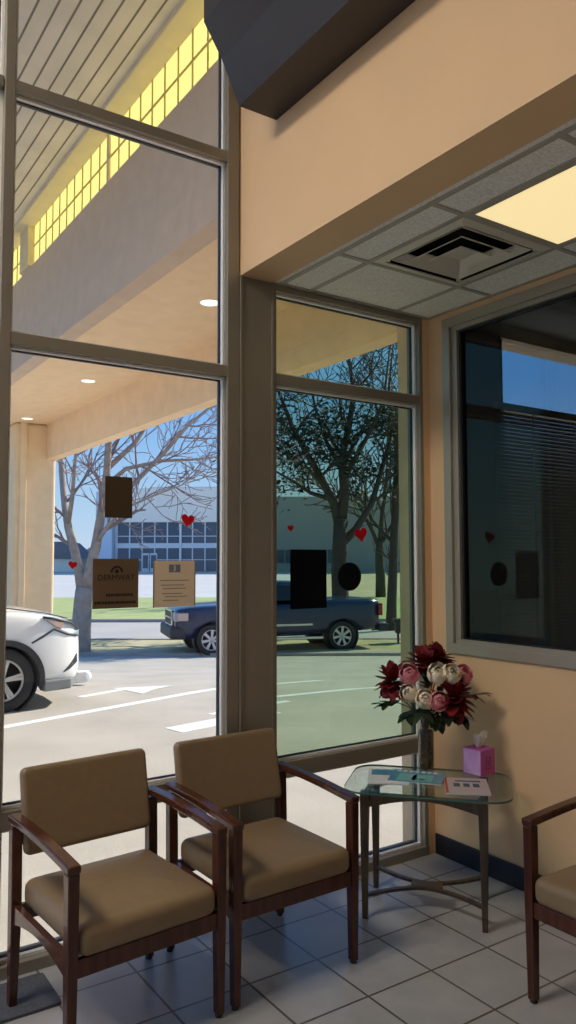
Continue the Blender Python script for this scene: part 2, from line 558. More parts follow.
# entrance door in the back wall keeps the room closed; storefront frames
def frame(name, label, x0, x1, zs, head, jambs, panes, y0=.58, y1=.69):
    root = struct(empty(name, ((x0 + x1) / 2, .6, 0)), label)
    root.location = (0, 0, 0)
    f = MB()
    f.box(x0, x1, y0 - .005, y1 + .02, 0, .05, .004)                      # sill
    for z0, z1 in zs:
        f.box(x0 + .004, x1 - .004, y0 + .002, y1 - .002, z0, z1, .003)
    f.box(x0 + .004, x1 - .004, y0 + .002, y1 - .002, head[0], head[1] - .001, .003)
    for a, b in jambs:
        f.box(a, b, y0, y1, 0, head[1], .003)
    f.build('frame', M['alu'], root)
    bead, gas = MB(), MB()
    for (a, b, z0, z1, gl) in panes:
        # bead pale with painted daylight, black gasket and the pane itself
        t = .012
        for (p, q, r, s) in ((a, b, z0, z0 + t), (a, b, z1 - t, z1), (a, a + t, z0 + t, z1 - t), (b - t, b, z0 + t, z1 - t)):
            bead.box(p, q, .612, .634, r, s)
        t = .018
        for (p, q, r, s) in ((a, b, z0, z0 + t), (a, b, z1 - t, z1), (a, a + t, z0 + t, z1 - t), (b - t, b, z0 + t, z1 - t)):
            gas.box(p, q, .634, .650, r, s)
    bead.build('glazing_bead', M['bevel'], root)
    gas.build('gasket', M['gasket'], root)
    for (a, b, z0, z1, gl) in panes:
        MB().box(a + .002, b - .002, .640, .646, z0 + .002, z1 - .002).build('pane', gl, root)
    return root
frame('window_1', 'tall clear storefront window in aluminium frame', -1.197, -.042, (ZLOW, ZMID, ZTOP), (4.93, 5.0),
      ((-1.197, -1.153), (-.11, -.042)),
      [(-1.153, -.11, .05, ZLOW[0], M['gA']), (-1.153, -.11, ZLOW[1], ZMID[0], M['gA']), (-1.153, -.11, ZMID[1], ZTOP[0], M['gA']), (-1.153, -.11, ZTOP[1], 4.93, M['gA'])])
frame('window_2', 'storefront window with green film on its main pane', .159, 1.215, (ZLOW, ZMID), (3.072, 3.115),
      ((.159, .180), (1.188, 1.2145)),
      [(.180, 1.188, .05, ZLOW[0], M['gA']), (.180, 1.188, ZLOW[1], ZMID[0], M['gB']), (.180, 1.188, ZMID[1], 3.072, M['gBt'])])
frame('window_4', 'storefront bay beyond the left mullion', -4.30, -1.1975, (ZLOW, ZMID, ZTOP), (4.93, 5.0),
      ((-4.30, -4.24), (-2.75, -2.68)),
      [(a, b, z0, z1, M['gA']) for a, b in ((-4.24, -2.75), (-2.68, -1.1975)) for z0, z1 in ((.05, ZLOW[0]), (ZLOW[1], ZMID[0]), (ZMID[1], ZTOP[0]), (ZTOP[1], 4.93))])
struct(MB().box(-.0398, .1578, .576, .72, 0, 3.1055, .002).box(-.0398, -.028, .570, .5755, 0, 3.1055).box(.146, .1578, .570, .5755, 0, 3.1055).build('trim_1', M['alu']), 'wide aluminium post between the two windows')

# window in the right wall
r = struct(empty('window_3'), 'dark tinted interior window in the right wall')
f = MB()
def ringx(f, x0, x1, y0, y1, z0, z1, w):
    f.box(x0, x1, y0, y1, z0, z0 + w, .003); f.box(x0, x1, y0, y1, z1 - w, z1, .003)
    f.box(x0, x1, y0, y0 + w, z0 + w, z1 - w, .003); f.box(x0, x1, y1 - w, y1, z0 + w, z1 - w, .003)
ringx(f, XR - .018, XR + .012, -1.60, .455, 1.15, 3.07, .055)
ringx(f, XR + .002, XR + .06, -1.56, .400, 1.19, 3.03, .04)
f.build('frame', M['aluc'], r)
f = MB(); ringx(f, XR + .022, XR + .066, -1.525, .361, 1.222, 2.995, .014); f.build('gasket', M['gasket'], r)
MB().box(XR + .040, XR + .046, -1.515, .355, 1.235, 2.985).build('pane', M['gC'], r)

# dim office behind that window
w = MB()
OX = XR + .14
w.box(OX, 4.2, -3.0, -2.9, 0, 3.3)
w.box(4.1, 4.2, -2.9, .63, 0, 3.3)
struct(w.build('wall_office', M['office']))
struct(MB().box(OX, 4.2, -3, .63, -.1, 0).build('floor', M['floor']), 'office floor')
struct(MB().box(OX, 4.2, -3, .63, 3.2, 3.3).build('ceiling', M['office']), 'office ceiling')
w = MB()
w.box(OX, 1.925, .60, .74, 0, 3.2); w.box(1.925, 4.2, .60, .74, 0, .9); w.box(3.3, 4.2, .60, .74, .9, 3.2)
struct(w.build('wall_office', M['office']))
r = struct(empty('window_5'), 'office window to the outside')
f = MB()
for x in (1.925, 3.26): f.box(x, x + .04, .62, .70, .9, 3.2)
for z in (.9, 2.655, 3.16): f.box(1.925, 3.30, .62, .70, z, z + .04)
f.build('frame', M['alu'], r)
MB().box(1.965, 3.26, .655, .661, .94, 3.16).build('pane', M['gA'], r)
b = empty('window_blind', (2.58, .575, 2.66))
tag(b, 'dark horizontal slat blind behind the tinted side window', 'blind')
MB().box(-.74, .72, -.022, .022, -.03, .015, .004).build('headrail', M['blind'], b)
s = MB()
for k in range(68):
    z = -.05 - k * .025
    s.box(-.74, .72, -.014, .014, z - .0012, z + .0012, m=Matrix.Translation((0, 0, z)) @ rotm('X', 65) @ Matrix.Translation((0, 0, -z)))
s.build('slats', M['blind'], b)
for x in (-.40, .42):
    MB().box(x - .006, x + .006, -.020, -.018, -1.75, -.03).build('ladder_tape', M['blindcord'], b)

# dark boxed bulkhead fixed high on the beam
b = empty('bulkhead', (-.2, -2.5, 3.75))
tag(b, 'dark brown boxed bulkhead with a slanted face, high on the tan beam', 'bulkhead')
MB().prism([(.158, 0), (-.046, 0), (-.138, .19), (-.23, .33), (-.23, 1.245), (.158, 1.245)], -3.0, 2.74, 'XZ').build('casing', M['duct'], b)

# ceiling troffer, and unseen fill panels added to brighten the room
def troffer(x0, x1, y0, y1, z, label, lm, name='ceiling_light', grp=None):
    r_ = empty(name, ((x0 + x1) / 2, (y0 + y1) / 2, z))
    tag(r_, label, 'ceiling light', grp)
    a, c = (x1 - x0) / 2, (y1 - y0) / 2
    f_ = MB()
    f_.box(-a, a, -c, -c + .02, -.006, .0); f_.box(-a, a, c - .02, c, -.006, .0)
    f_.box(-a, -a + .02, -c + .02, c - .02, -.006, .0); f_.box(a - .02, a, -c + .02, c - .02, -.006, .0)
    f_.build('frame', M['grid'], r_)
    MB().box(-a + .02, a - .02, -c + .02, c - .02, -.004, -.001).build('diffuser', lm, r_)
    return r_
troffer(.402, .988, -1.733, -.537, 3.112, 'lit yellowish ceiling light panel beside the square air vent', M['lens'])
for x, y in ((-3.4, .06), (-3.4, -.62)):
    troffer(x - .6, x + .6, y - .3, y + .3, ZT - .001, 'added fill light panel in the unseen high ceiling left of the viewer', M['fill_lens'], grp='added fill lights')  # no such lamps seen; added to brighten beam, wall and floor

# four-way air vent
v = empty('ceiling_vent', (.695, -.2175, 3.112))
tag(v, 'square stepped metal air vent in the lowered ceiling', 'vent')
def sqring(mb, a0, z0, a1, z1, th=.004):
    """square ring whose outer edge (half size a0) is at z0 and inner edge (a1) at z1"""
    for k in range(4):
        R_ = rotm('Z', 90 * k)
        p = [(-a0, -a0, z0), (a0, -a0, z0), (a1, -a1, z1), (-a1, -a1, z1)]
        q = [(x, y, z + th) for x, y, z in p]
        mb.loft([[Vector(i) for i in p], [Vector(i) for i in q]], m=R_, smooth=False)
m_ = MB(); sqring(m_, .293, -.004, .250, -.012, .006); m_.build('frame', M['vent'], v)
m_ = MB()
m_.box(-.286, .286, -.286, .286, .110, .118)
for k in range(4):
    m_.box(-.286, .286, .278, .286, .0, .110, m=rotm('Z', 90 * k))
m_.build('backing', M['dark'], v)
for a0, z0, a1, z1 in ((.228, -.004, .176, .022), (.164, -.012, .112, .016)):
    m_ = MB(); sqring(m_, a0, z0, a1, z1); m_.build('louvre', M['vent'], v)
m_ = MB(); sqring(m_, .100, -.020, .055, .006); m_.box(-.056, .056, -.056, .056, .003, .008); m_.build('centre_cone', M['vent'], v)
for k in range(4):
    MB().box(.238, .252, -.012, .012, -.006, .11, m=rotm('Z', 90 * k + 45) @ Matrix.Translation((.09, 0, 0))).build('hanger', M['vent'], v)

# ------------------------------------------------------------------ outside: ground, canopy
def terr(d):
    ks = ((0, -.05), (10.5, -.05), (20, -.8), (32, -.8), (95, .25), (400, .25))
    if d <= 0: return -.05
    for (a, za), (b, zb) in zip(ks[:-1], ks[1:]):
        if d <= b: return za + (zb - za) * (d - a) / (b - a)
    return ks[-1][1]
F2, R2 = Vector((math.sin(YAW), math.cos(YAW), 0)), Vector((math.cos(YAW), -math.sin(YAW), 0))
C2 = Vector((CAM.x, CAM.y, 0))
def gp(s, d, dz=0.0):
    """point on the ground, s metres across and d metres along the street grid"""
    p = C2 + R2 * s + F2 * d
    return Vector((p.x, p.y, terr(d) + dz))
def band(name, material, d0, d1, s0, s1, dz=0.0, label=None, thick=.05, step=3.0):
    ds = [d0] + [k for k in (10.5, 20, 32, 95) if d0 < k < d1] + [d1]
    m_ = MB()
    m_.loft([[gp(s0, d, dz), gp(s1, d, dz), gp(s1, d, dz - thick), gp(s0, d, dz - thick)] for d in ds], smooth=False)
    return struct(m_.build(name, material), label)
# the lot starts at the facade
m_ = MB()
cols = [-40, -20, -10, -5, 0, 5, 10, 20, 40, 60, 80]
rows = [-8, 0, 4, 7.0, 8.5, 10.5, 12, 14, 16, 18, 20.25]
m_.loft([[gp(s_, d) for s_ in cols] for d in rows], closed=False, cap=False, smooth=False)
struct(m_.build('parking_lot', M['asphalt']))
band('dry_verge', M['drygrass'], 20.6, 24.0, -60, 90, .05, 'dormant grass verge under the trees')
band('kerb', M['kerb'], 20.2, 20.6, -60, 90, .08, thick=.2)
band('kerb', M['kerb'], 23.9, 24.2, -60, 90, .08, 'far kerb of the verge', thick=.2)
band('street', M['street'], 24.2, 31.4, -80, 110, .0)
band('kerb', M['kerb'], 31.4, 31.7, -80, 110, .12, 'kerb along the lawn', thick=.2)
band('lawn', M['grass'], 31.7, 46, -90, 120, .08)
band('far_lot', M['farlot'], 46, 95, -110, 0.5, .0, 'pale parking lot in front of the glass building')
band('dry_field', M['drygrass'], 46, 95, 0.5, 140, .0, 'dry grass in front of the grey wall')
band('far_ground', M['drygrass'], 95, 340, -320, 320, .0)

# road markings
def ribbon(m2, pts, w_, dz=.004):
    """paint strip following the ground along a list of (s,d) points"""
    out = []
    n = len(pts)
    L = []
    for i in range(n):
        a, b_ = Vector(pts[max(0, i - 1)]), Vector(pts[min(n - 1, i + 1)])
        t = (b_ - a).normalized(); nr = Vector((-t.y, t.x))
        p = Vector(pts[i])
        L.append((p + nr * w_ / 2, p - nr * w_ / 2))
    rr = [[gp(a.x, a.y, dz), gp(b_.x, b_.y, dz), gp(b_.x, b_.y, dz - .003), gp(a.x, a.y, dz - .003)] for a, b_ in L]
    m2.loft(rr, smooth=False)
def sd_of(x, y):
    p = Vector((x, y, 0)) - C2
    return (p.dot(R2), p.dot(F2))
def polyline(pts, n=8):
    out = []
    for a, b_ in zip(pts[:-1], pts[1:]):
        for k in range(n):
            out.append((a[0] + (b_[0] - a[0]) * k / n, a[1] + (b_[1] - a[1]) * k / n))
    return out + [pts[-1]]
m_ = MB(); ribbon(m_, polyline([sd_of(-1.6, 5.1), sd_of(.1, 5.68), sd_of(3.12, 6.58), sd_of(5.2, 7.0)]), .14); tag(m_.build('road_line', M['paint']), 'long white line painted across the paving behind the white car', 'road marking')
m_ = MB(); ribbon(m_, polyline([sd_of(3.3, 5.6), sd_of(4.94, 5.46), sd_of(6.4, 5.35)]), .11); tag(m_.build('road_line', M['paint']), 'white line painted on the paving seen through the green-tinted window', 'road marking')
m_ = MB(); ribbon(m_, polyline([sd_of(1.52, 4.55), sd_of(2.9, 4.82)]), .30); tag(m_.build('road_line', M['paint']), 'short broad white bar painted nearest the window', 'road marking')
m_ = MB(); ribbon(m_, polyline([sd_of(2.22, 5.06), sd_of(3.4, 5.25)]), .10); tag(m_.build('road_line', M['paint']), 'thin white stub just beyond the short broad bar', 'road marking')
m_ = MB()
ribbon(m_, polyline([sd_of(1.38, 6.98), sd_of(2.05, 7.22)]), .12)
a_, b_, c_ = [sd_of(*p) for p in ((1.99, 7.46), (2.88, 7.40), (2.14, 6.74))]
N_ = 10
def tri(i, j):
    u, v_ = i / N_, j / N_
    return gp(a_[0] + (b_[0] - a_[0]) * u + (c_[0] - a_[0]) * v_, a_[1] + (b_[1] - a_[1]) * u + (c_[1] - a_[1]) * v_, .005)
for i in range(N_):
    for j in range(N_ - i):
        m_.bm.faces.new([m_.bm.verts.new(p) for p in (tri(i, j), tri(i + 1, j), tri(i, j + 1))])
        if i + j < N_ - 1:
            m_.bm.faces.new([m_.bm.verts.new(p) for p in (tri(i + 1, j), tri(i + 1, j + 1), tri(i, j + 1))])
bmesh.ops.remove_doubles(m_.bm, verts=m_.bm.verts[:], dist=.0005)
tag(m_.build('road_arrow', M['paint']), 'white direction arrow painted on the paving right of the white car', 'road marking')

# canopy (porte-cochere) over the drive
struct(MB().box(1.72, 1.89, .80, 10.4, 3.30, 3.99).build('canopy_beam', M['stucco']))
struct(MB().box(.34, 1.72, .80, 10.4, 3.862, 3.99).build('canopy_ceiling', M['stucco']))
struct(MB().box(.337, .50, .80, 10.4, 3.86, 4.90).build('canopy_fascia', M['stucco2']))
struct(MB().box(.20, .385, .80, 10.4, 5.36, 5.62, .01).build('canopy_header', M['header']))
struct(MB().box(-1.5, .20, .80, 10.4, 5.40, 5.60).build('canopy_soffit', M['slats']))
struct(MB().box(-1.5, .39, .80, 10.4, 5.62, 5.70).build('canopy_roof', M['roof']))
struct(MB().box(-1.5, -1.38, .80, 10.4, 5.2, 5.41).build('canopy_edge', M['header']))
c = struct(empty('clerestory'), 'yellow translucent clerestory panels with a bar grid')
y0 = .80
edges = [.80, 3.50, 5.90, 8.1, 10.4]
for a, b_ in zip(edges[:-1], edges[1:]):
    MB().box(.372, .380, a + .01, b_ - .01, 4.90, 5.36).build('panel', M['yellow'], c)
m_ = MB()
y = .8
while y < 10.35:
    m_.box(.362, .372, y - .005, y + .005, 4.90, 5.36); y += .225
m_.box(.360, .371, .8, 10.4, 5.125, 5.137); m_.box(.355, .371, .8, 10.4, 4.90, 4.915)
m_.build('bar_grid', M['ybar'], c)
for yc in edges[1:-1]:
    wd = .16 if yc != 3.50 else .025
    MB().box(.30 if wd > .1 else .355, .40, yc - wd, yc + wd, 4.90, 5.36).build('post', M['header'], c)
struct(MB().box(1.22, 1.88, 9.68, 10.22, -.2, 3.862, .05, 3).box(1.30, 1.40, 9.63, 9.70, -.2, 3.862, .01).build('canopy_column', M['column']))
for i, (x, y, lb) in enumerate(((1.087, 3.0, 'nearest'), (1.218, 6.36, 'middle'), (1.30, 9.30, 'farthest'))):
    l_ = empty('recessed_light', (x, y, 3.862))
    tag(l_, lb + ' round recessed light in the tan canopy ceiling', 'recessed light', 'canopy downlights')
    MB().lathe([(.080, 0), (.092, -.006), (.096, 0)], 28).build('trim_ring', M['white'], l_)
    MB().lathe([(0, -.003), (.080, -.004), (.080, -.001), (0, -.001)], 28).build('lamp_lens', M['can'], l_)
# jamb of the outer wall seen through the filmed window, eave over the office
struct(MB().box(1.20, 1.42, .70, .78, -.05, 3.2).build('outer_jamb', M['stucco']))
struct(MB().box(1.97, 9, .80, 1.15, 3.34, 3.6).build('eave', M['stucco']))
# ------------------------------------------------------------------ chairs
def spow(v, e):
    return math.copysign(abs(v) ** e, v)
def superell(mb, a, b, c, e1, e2, m=None, nu=48, nv=20, fn=None):
    """rounded cushion: half sizes a,b,c; e1 rounds the edge, e2 the plan corners"""
    rings = []
    for j in range(1, nv):
        ph = -PI / 2 + PI * j / nv
        ring = []
        for k in range(nu):
            t = 2 * PI * (k + .5) / nu
            p = Vector((a * spow(math.cos(ph), e1) * spow(math.cos(t), e2), b * spow(math.cos(ph), e1) * spow(math.sin(t), e2), c * spow(math.sin(ph), e1)))
            if fn: p = fn(p)
            ring.append(p)
        rings.append(ring)
    mb.loft(rings, m=m, smooth=True)
    return mb
def cushion(mb, a, b, z0, z1, re, rc, crown, crown_b, m=None, fn=None):
    """upholstered pad: rounded plan corners rc, rolled edges re, domed top"""
    rings = []
    def ring(d, z, k=1.0):
        pts = [Vector((x * k, y * k, z)) for x, y in rrect(-a + d, a - d, -b + d, b - d, max(.004, rc - d * .6), 6)]
        if fn:
            pts = [fn(p) for p in pts]
        rings.append(pts)
    for k in (.02, .3, .6, .85):
        ring(re, z0 - crown_b * (1 - k * k), k)
    for i in range(7):
        t = -PI / 2 + PI / 2 * i / 6
        ring(re * (1 - math.cos(t)), z0 + re + re * math.sin(t))
    for i in range(7):
        t = PI / 2 * i / 6
        ring(re * (1 - math.cos(t)), z1 - re + re * math.sin(t))
    for k in (.94, .86, .75, .6, .4, .2, .02):
        ring(re, z1 + crown * (1 - k ** 2.2), k)
    mb.loft(rings, m=m, smooth=True)
    return mb
WOOD = wood('mahogany_chair_wood', (0.056, 0.016, 0.009), (0.086, 0.025, 0.013), 0.18)
def make_chair():
    r_ = empty('armchair')
    cushion(MB(), .266, .268, .375, .478, .034, .035, .026, .004, Matrix.Translation((0, -.018, 0))).build('seat', M['seat'], r_)
    bk = Matrix.Translation((0, .268, .716)) @ rotm('X', 90 - 11)
    def bend(p):
        p.z -= .018 * (1 - (p.x / .26) ** 2)
        return p
    cushion(MB(), .266, .160, -.022, .026, .018, .026, .006, .003, bk, fn=bend).build('backrest', M['seat'], r_)
    for sx in (-1, 1):
        MB().bar([(sx * .288, -.258, 0.012), (sx * .288, -.258, .36), (sx * .288, -.258, .655)], [.030, .037, .040], [.034, .042, .044], up=(0, 1, 0)).build('leg', WOOD, r_, bevel=.004)
        MB().bar([(sx * .288, .275, 0.012), (sx * .288, .262, .36), (sx * .288, .268, .672)], [.030, .040, .040], [.034, .044, .042], up=(0, 1, 0)).build('leg', WOOD, r_, bevel=.004)
        pts = [(sx * .288, -.283 + .575 * t, .668 + .028 * math.sin(min(1, t * 1.25) * PI / 2)) for t in [k / 8 for k in range(9)]]
        MB().bar(pts, [.047] * 9, [.028] * 9).build('armrest', WOOD, r_, bevel=.006)
        n = 10
        top = [(-.245 + .49 * k / n, .385) for k in range(n + 1)]
        bot = [(-.245 + .49 * k / n, .318 + .036 * math.sin(PI * k / n)) for k in range(n + 1)]
        MB().prism(top + bot[::-1], sx * .288 - .012, sx * .288 + .012, 'YZ').build('side_rail', WOOD, r_)
        MB().box(sx * .275 - .012, sx * .275 + .012, .250, .272, .60, .63).build('back_bracket', WOOD, r_)
    MB().box(-.27, .27, -.272, -.248, .318, .378, .003).build('front_rail', WOOD, r_)
    MB().box(-.27, .27, .250, .272, .318, .378, .003).build('rear_rail', WOOD, r_)
    for lg in [o for o in r_.children if o.name.startswith('leg')]:
        c0 = lg.data.vertices[0].co
        sx = 1 if c0.x > 0 else -1
        y_ = -.258 if c0.y < 0 else .275
        MB().lathe([(.012, 0), (.014, .002), (.014, .0125)], 12, Matrix.Translation((sx * .288, y_, 0)), cap=True).build('foot_glide', M['foot'], lg)
    return r_
ch = make_chair()
ch.location = (-.185, .146, 0); ch.rotation_euler = (0, 0, math.radians(1.5))
tag(ch, 'wooden armchair with tan seat and back, in front of the aluminium window post', 'chair', 'waiting room armchairs')
c_ = copy_tree(ch); c_.location = (-.846, .110, 0); c_.rotation_euler = (0, 0, math.radians(4.5))
tag(c_, 'wooden armchair with tan seat and back, nearest the clear window, left of the other one', 'chair', 'waiting room armchairs')
c_ = copy_tree(ch); c_.location = (.750, -1.005, 0); c_.rotation_euler = (0, 0, math.radians(-90))
tag(c_, 'wooden armchair against the right wall, partly cut off, beyond the side table', 'chair', 'waiting room armchairs')

tag(MB().prism(rrect(-2.3, -.99, .275, .53, .02), 0, .012, 'XY').build('floor_strip', M['mat']), 'thin dark strip on the floor along the window sill at far left', 'mat')  # thin dark strip lying on the tiles

# ------------------------------------------------------------------ side table and what stands on it
TZ = .595
TA = math.radians(-48.8)
tb = empty('side_table', (.722, .089, 0), TA)
tag(tb, 'small side table with rounded glass top and tapered dark wooden legs', 'table')
MB().prism(rrect(-.375, .405, -.245, .270, .11, 8), TZ - .010, TZ, 'XY', bev=.002).build('glass_top', M['gT'], tb)
e_ = MB()
rim = rrect(-.3753, .4053, -.2453, .2703, .11, 8)
e_.loft([[Vector((x, y, TZ - .0095)) for x, y in rim], [Vector((x, y, TZ - .0005)) for x, y in rim]], cap=False)
e_.build('glass_edge', M['gEdge'], tb)
for sx in (-1, 1):
    for sy in (-1, 1):
        MB().bar([(sx * .2725, sy * .178, 0), (sx * .2725, sy * .178, .35), (sx * .2700, sy * .176, TZ - .011)], [.026, .036, .044], [.026, .036, .044], up=(0, 1, 0)).build('leg', M['twood'], tb, bevel=.004)
n = 14
for sy in (-1, 1):
    top = [(-.255 + .51 * k / n, TZ - .018) for k in range(n + 1)]
    bot = [(-.255 + .51 * k / n, TZ - .085 + .045 * math.sin(PI * k / n)) for k in range(n + 1)]
    MB().prism(top + bot[::-1], sy * .172 - .010, sy * .172 + .010, 'XZ').build('apron', M['twood'], tb)
for sx in (-1, 1):
    top = [(-.160 + .32 * k / n, TZ - .018) for k in range(n + 1)]
    bot = [(-.160 + .32 * k / n, TZ - .075 + .030 * math.sin(PI * k / n)) for k in range(n + 1)]
    MB().prism(top + bot[::-1], sx * .268 - .010, sx * .268 + .010, 'YZ').build('apron', M['twood'], tb)
for sy in (-1, 1):
    pts = []
    for k in range(17):
        t = -1 + k / 8
        pts.append((t * .262, sy * (.030 + .140 * abs(t) ** 1.7), .105))
    MB().bar(pts, .022, .014).build('stretcher', M['twood'], tb)
MB().prism(rrect(-.075, .075, -.036, .036, .02), .097, .113, 'XY').build('stretcher_plate', M['twood'], tb)

def on_table(lx, ly):
    return (.722 + lx * math.cos(TA) - ly * math.sin(TA), .089 + lx * math.sin(TA) + ly * math.cos(TA))
# magazines
def magazine(name, lx, ly, rz, w_, d_, z, cover, label, extra):
    x, y = on_table(lx, ly)
    r_ = empty(name, (x, y, z), TA + rz)
    tag(r_, label, 'magazine')
    MB().box(-w_ / 2 + .002, w_ / 2 - .002, -d_ / 2 + .002, d_ / 2 - .002, 0, .005).build('pages', M['magwhite'], r_)
    MB().box(-w_ / 2, w_ / 2, -d_ / 2, d_ / 2, .005, .006).build('cover', cover, r_)
    for (nm, mt, shapes) in extra:
        m2 = MB()
        for s in shapes:
            m2.box(s[0], s[1], s[2], s[3], .006, .0066)
        m2.build(nm, mt, r_)
    return r_
magazine('magazine', -.185, .035, .12, .20, .26, TZ + .0005, M['magwhite'], 'white magazine half under the blue one, left end of the glass table', [('picture', M['magblue'], [(-.085, .09, .02, .11)])])
magazine('magazine', -.045, .045, -.05, .26, .21, TZ + .0070, M['magblue'], 'blue magazine lying across the middle of the glass table',
         [('title', M['magwhite'], [(-.11 + .03 * k, -.09 + .03 * k, .065, .090) for k in range(7)]), ('picture', M['teal'], [(-.09, .08, -.09, .03)]), ('pale_figure', M['magwhite'], [(-.02, .0, -.07, .02), (.0, .05, -.06, -.045)])])
magazine('magazine', .195, -.035, .10, .205, .26, TZ + .0005, M['magpink'], 'pale pink magazine with dark lettering, before the tissue box',
         [('masthead', M['magdark'], [(-.06 + .045 * k, -.030 + .045 * k, -.02, .035) for k in range(3)]), ('headline', M['magdark'], [(-.05, .07, .065, .085)]), ('red_band', M['magred'], [(-.10, -.088, -.125, .125)])])

# tissue box
tx = empty('tissue_box', (1.062, .056, TZ), math.radians(5))
tag(tx, 'magenta and lilac cube tissue box with a white tissue sticking out', 'tissue box')
H_ = .128
MB().box(-.057, .057, -.057, .057, 0, H_, .003).build('carton', M['pink'], tx)
MB().box(-.0578, -.0570, -.052, .052, .004, H_ - .004).build('side_panel', M['lilac'], tx)
MB().prism([(.030 * math.cos(2 * PI * k / 20), .020 * math.sin(2 * PI * k / 20)) for k in range(20)], H_, H_ + .0008, 'XY').build('opening', M['dpink'], tx)
m_ = MB()
for s in ((-.02, .02, .03, .036), (-.02, -.014, .03, .09), (.014, .02, .03, .09), (-.02, .02, .084, .09), (-.006, .006, .045, .075)):
    m_.box(s[0], s[1], -.0580, -.0570, s[2], s[3])
m_.build('front_motif', M['dpink'], tx)
rings_ = []
for k in range(8):
    t = k / 7
    wv = .014 + .034 * t
    rings_.append([Vector((wv * math.cos(a) * (1 + .25 * math.sin(3 * a + 2 * t)) + .012 * t, .5 * wv * math.sin(a) * (1 + .4 * math.sin(5 * a)), H_ - .002 + .062 * t + (.014 * math.sin(2 * a + 1) * t))) for a in [2 * PI * i / 24 for i in range(24)]])
m_ = MB(); m_.loft(rings_, cap=False); m_.build('tissue', M['tissue'], tx)

# vase and bouquet
VX, VY = .893, .262
vs = empty('flower_vase', (VX, VY, TZ))
tag(vs, 'tall clear glass cylinder vase with brown filler on the side table', 'vase')
MB().lathe([(.0, .0), (.040, .0), (.043, .004), (.043, .272), (.0405, .274), (.0405, .012), (.0, .012)], 40).build('glass_body', M['gV'], vs)
MB().lathe([(.0, .013), (.0385, .013), (.0395, .06), (.0390, .13), (.0395, .185), (.034, .198), (.0, .202)], 32).build('filler', M['moss'], vs)

def petal(mb, base, d, L, wd, curl, cup, tipw=.15, n=6):
    """one petal: a curved leaf-shaped sheet leaving base along d"""
    d = d.normalized()
    a = Vector((0, 0, 1)) if abs(d.z) < .95 else Vector((1, 0, 0))
    s = d.cross(a).normalized()
    u = s.cross(d).normalized()
    rows_ = []
    for i in range(n + 1):
        t = i / n
        wv = wd * (math.sin(PI * min(1, t * .92 + .04)) ** .7 + tipw * t * 0)
        c = base + d * (L * t) + u * (curl * L * t * t)
        rows_.append([c - s * wv / 2 + u * (cup * wv), c, c + s * wv / 2 + u * (cup * wv)])
    V = [[mb.bm.verts.new(p) for p in r_] for r_ in rows_]
    for a_, b_ in zip(V[:-1], V[1:]):
        for k in range(2):
            f = mb.bm.faces.new((a_[k], a_[k + 1], b_[k + 1], b_[k])); f.smooth = True
def flower_pt(px, z, dep):
    p = Vector((VX, VY, 0)) + R2 * px + F2 * dep
    return Vector((p.x, p.y, TZ + z))
NECK = Vector((VX, VY, TZ + .245))
def stem_to(root_obj, head, ax):
    o_ = root_obj.location
    low = Vector((VX + (head.x - VX) * .05, VY + (head.y - VY) * .05, TZ + .205))
    mid = NECK + (head - NECK) * .15
    mid.x = VX + max(-.03, min(.03, mid.x - VX)); mid.y = VY + max(-.03, min(.03, mid.y - VY)); mid.z = TZ + .275
    MB().tube([low - o_, mid - o_, (mid * .4 + head * .6 - ax * .02) - o_, head - ax * .012 - o_], .0028, 6).build('stem', M['stem'], root_obj)
def dahlia(px, z, dep, size, label, seed, ax):
    rr = random.Random(seed)
    h = flower_pt(px, z, dep)
    ax = Vector(ax).normalized()
    r_ = empty('red_flower', h); tag(r_, label, 'flower', 'crimson flowers in the bouquet')
    m2 = MB()
    q = ax.to_track_quat('Z', 'Y').to_matrix()
    for layer, (cnt, el, L) in enumerate(((9, -8, 1.0), (9, 18, .92), (8, 42, .75), (6, 65, .5))):
        for k in range(cnt):
            t = 2 * PI * (k + .5 * (layer % 2)) / cnt + rr.uniform(-.15, .15)
            e = math.radians(el + rr.uniform(-9, 9))
            d = q @ Vector((math.cos(t) * math.cos(e), math.sin(t) * math.cos(e), math.sin(e)))
            petal(m2, d * .006, d, size * L * rr.uniform(.85, 1.1), size * .50, rr.uniform(-.15, .12), .12)
    m2.build('petals', M['red'], r_)
    stem_to(r_, h, ax)
    return r_
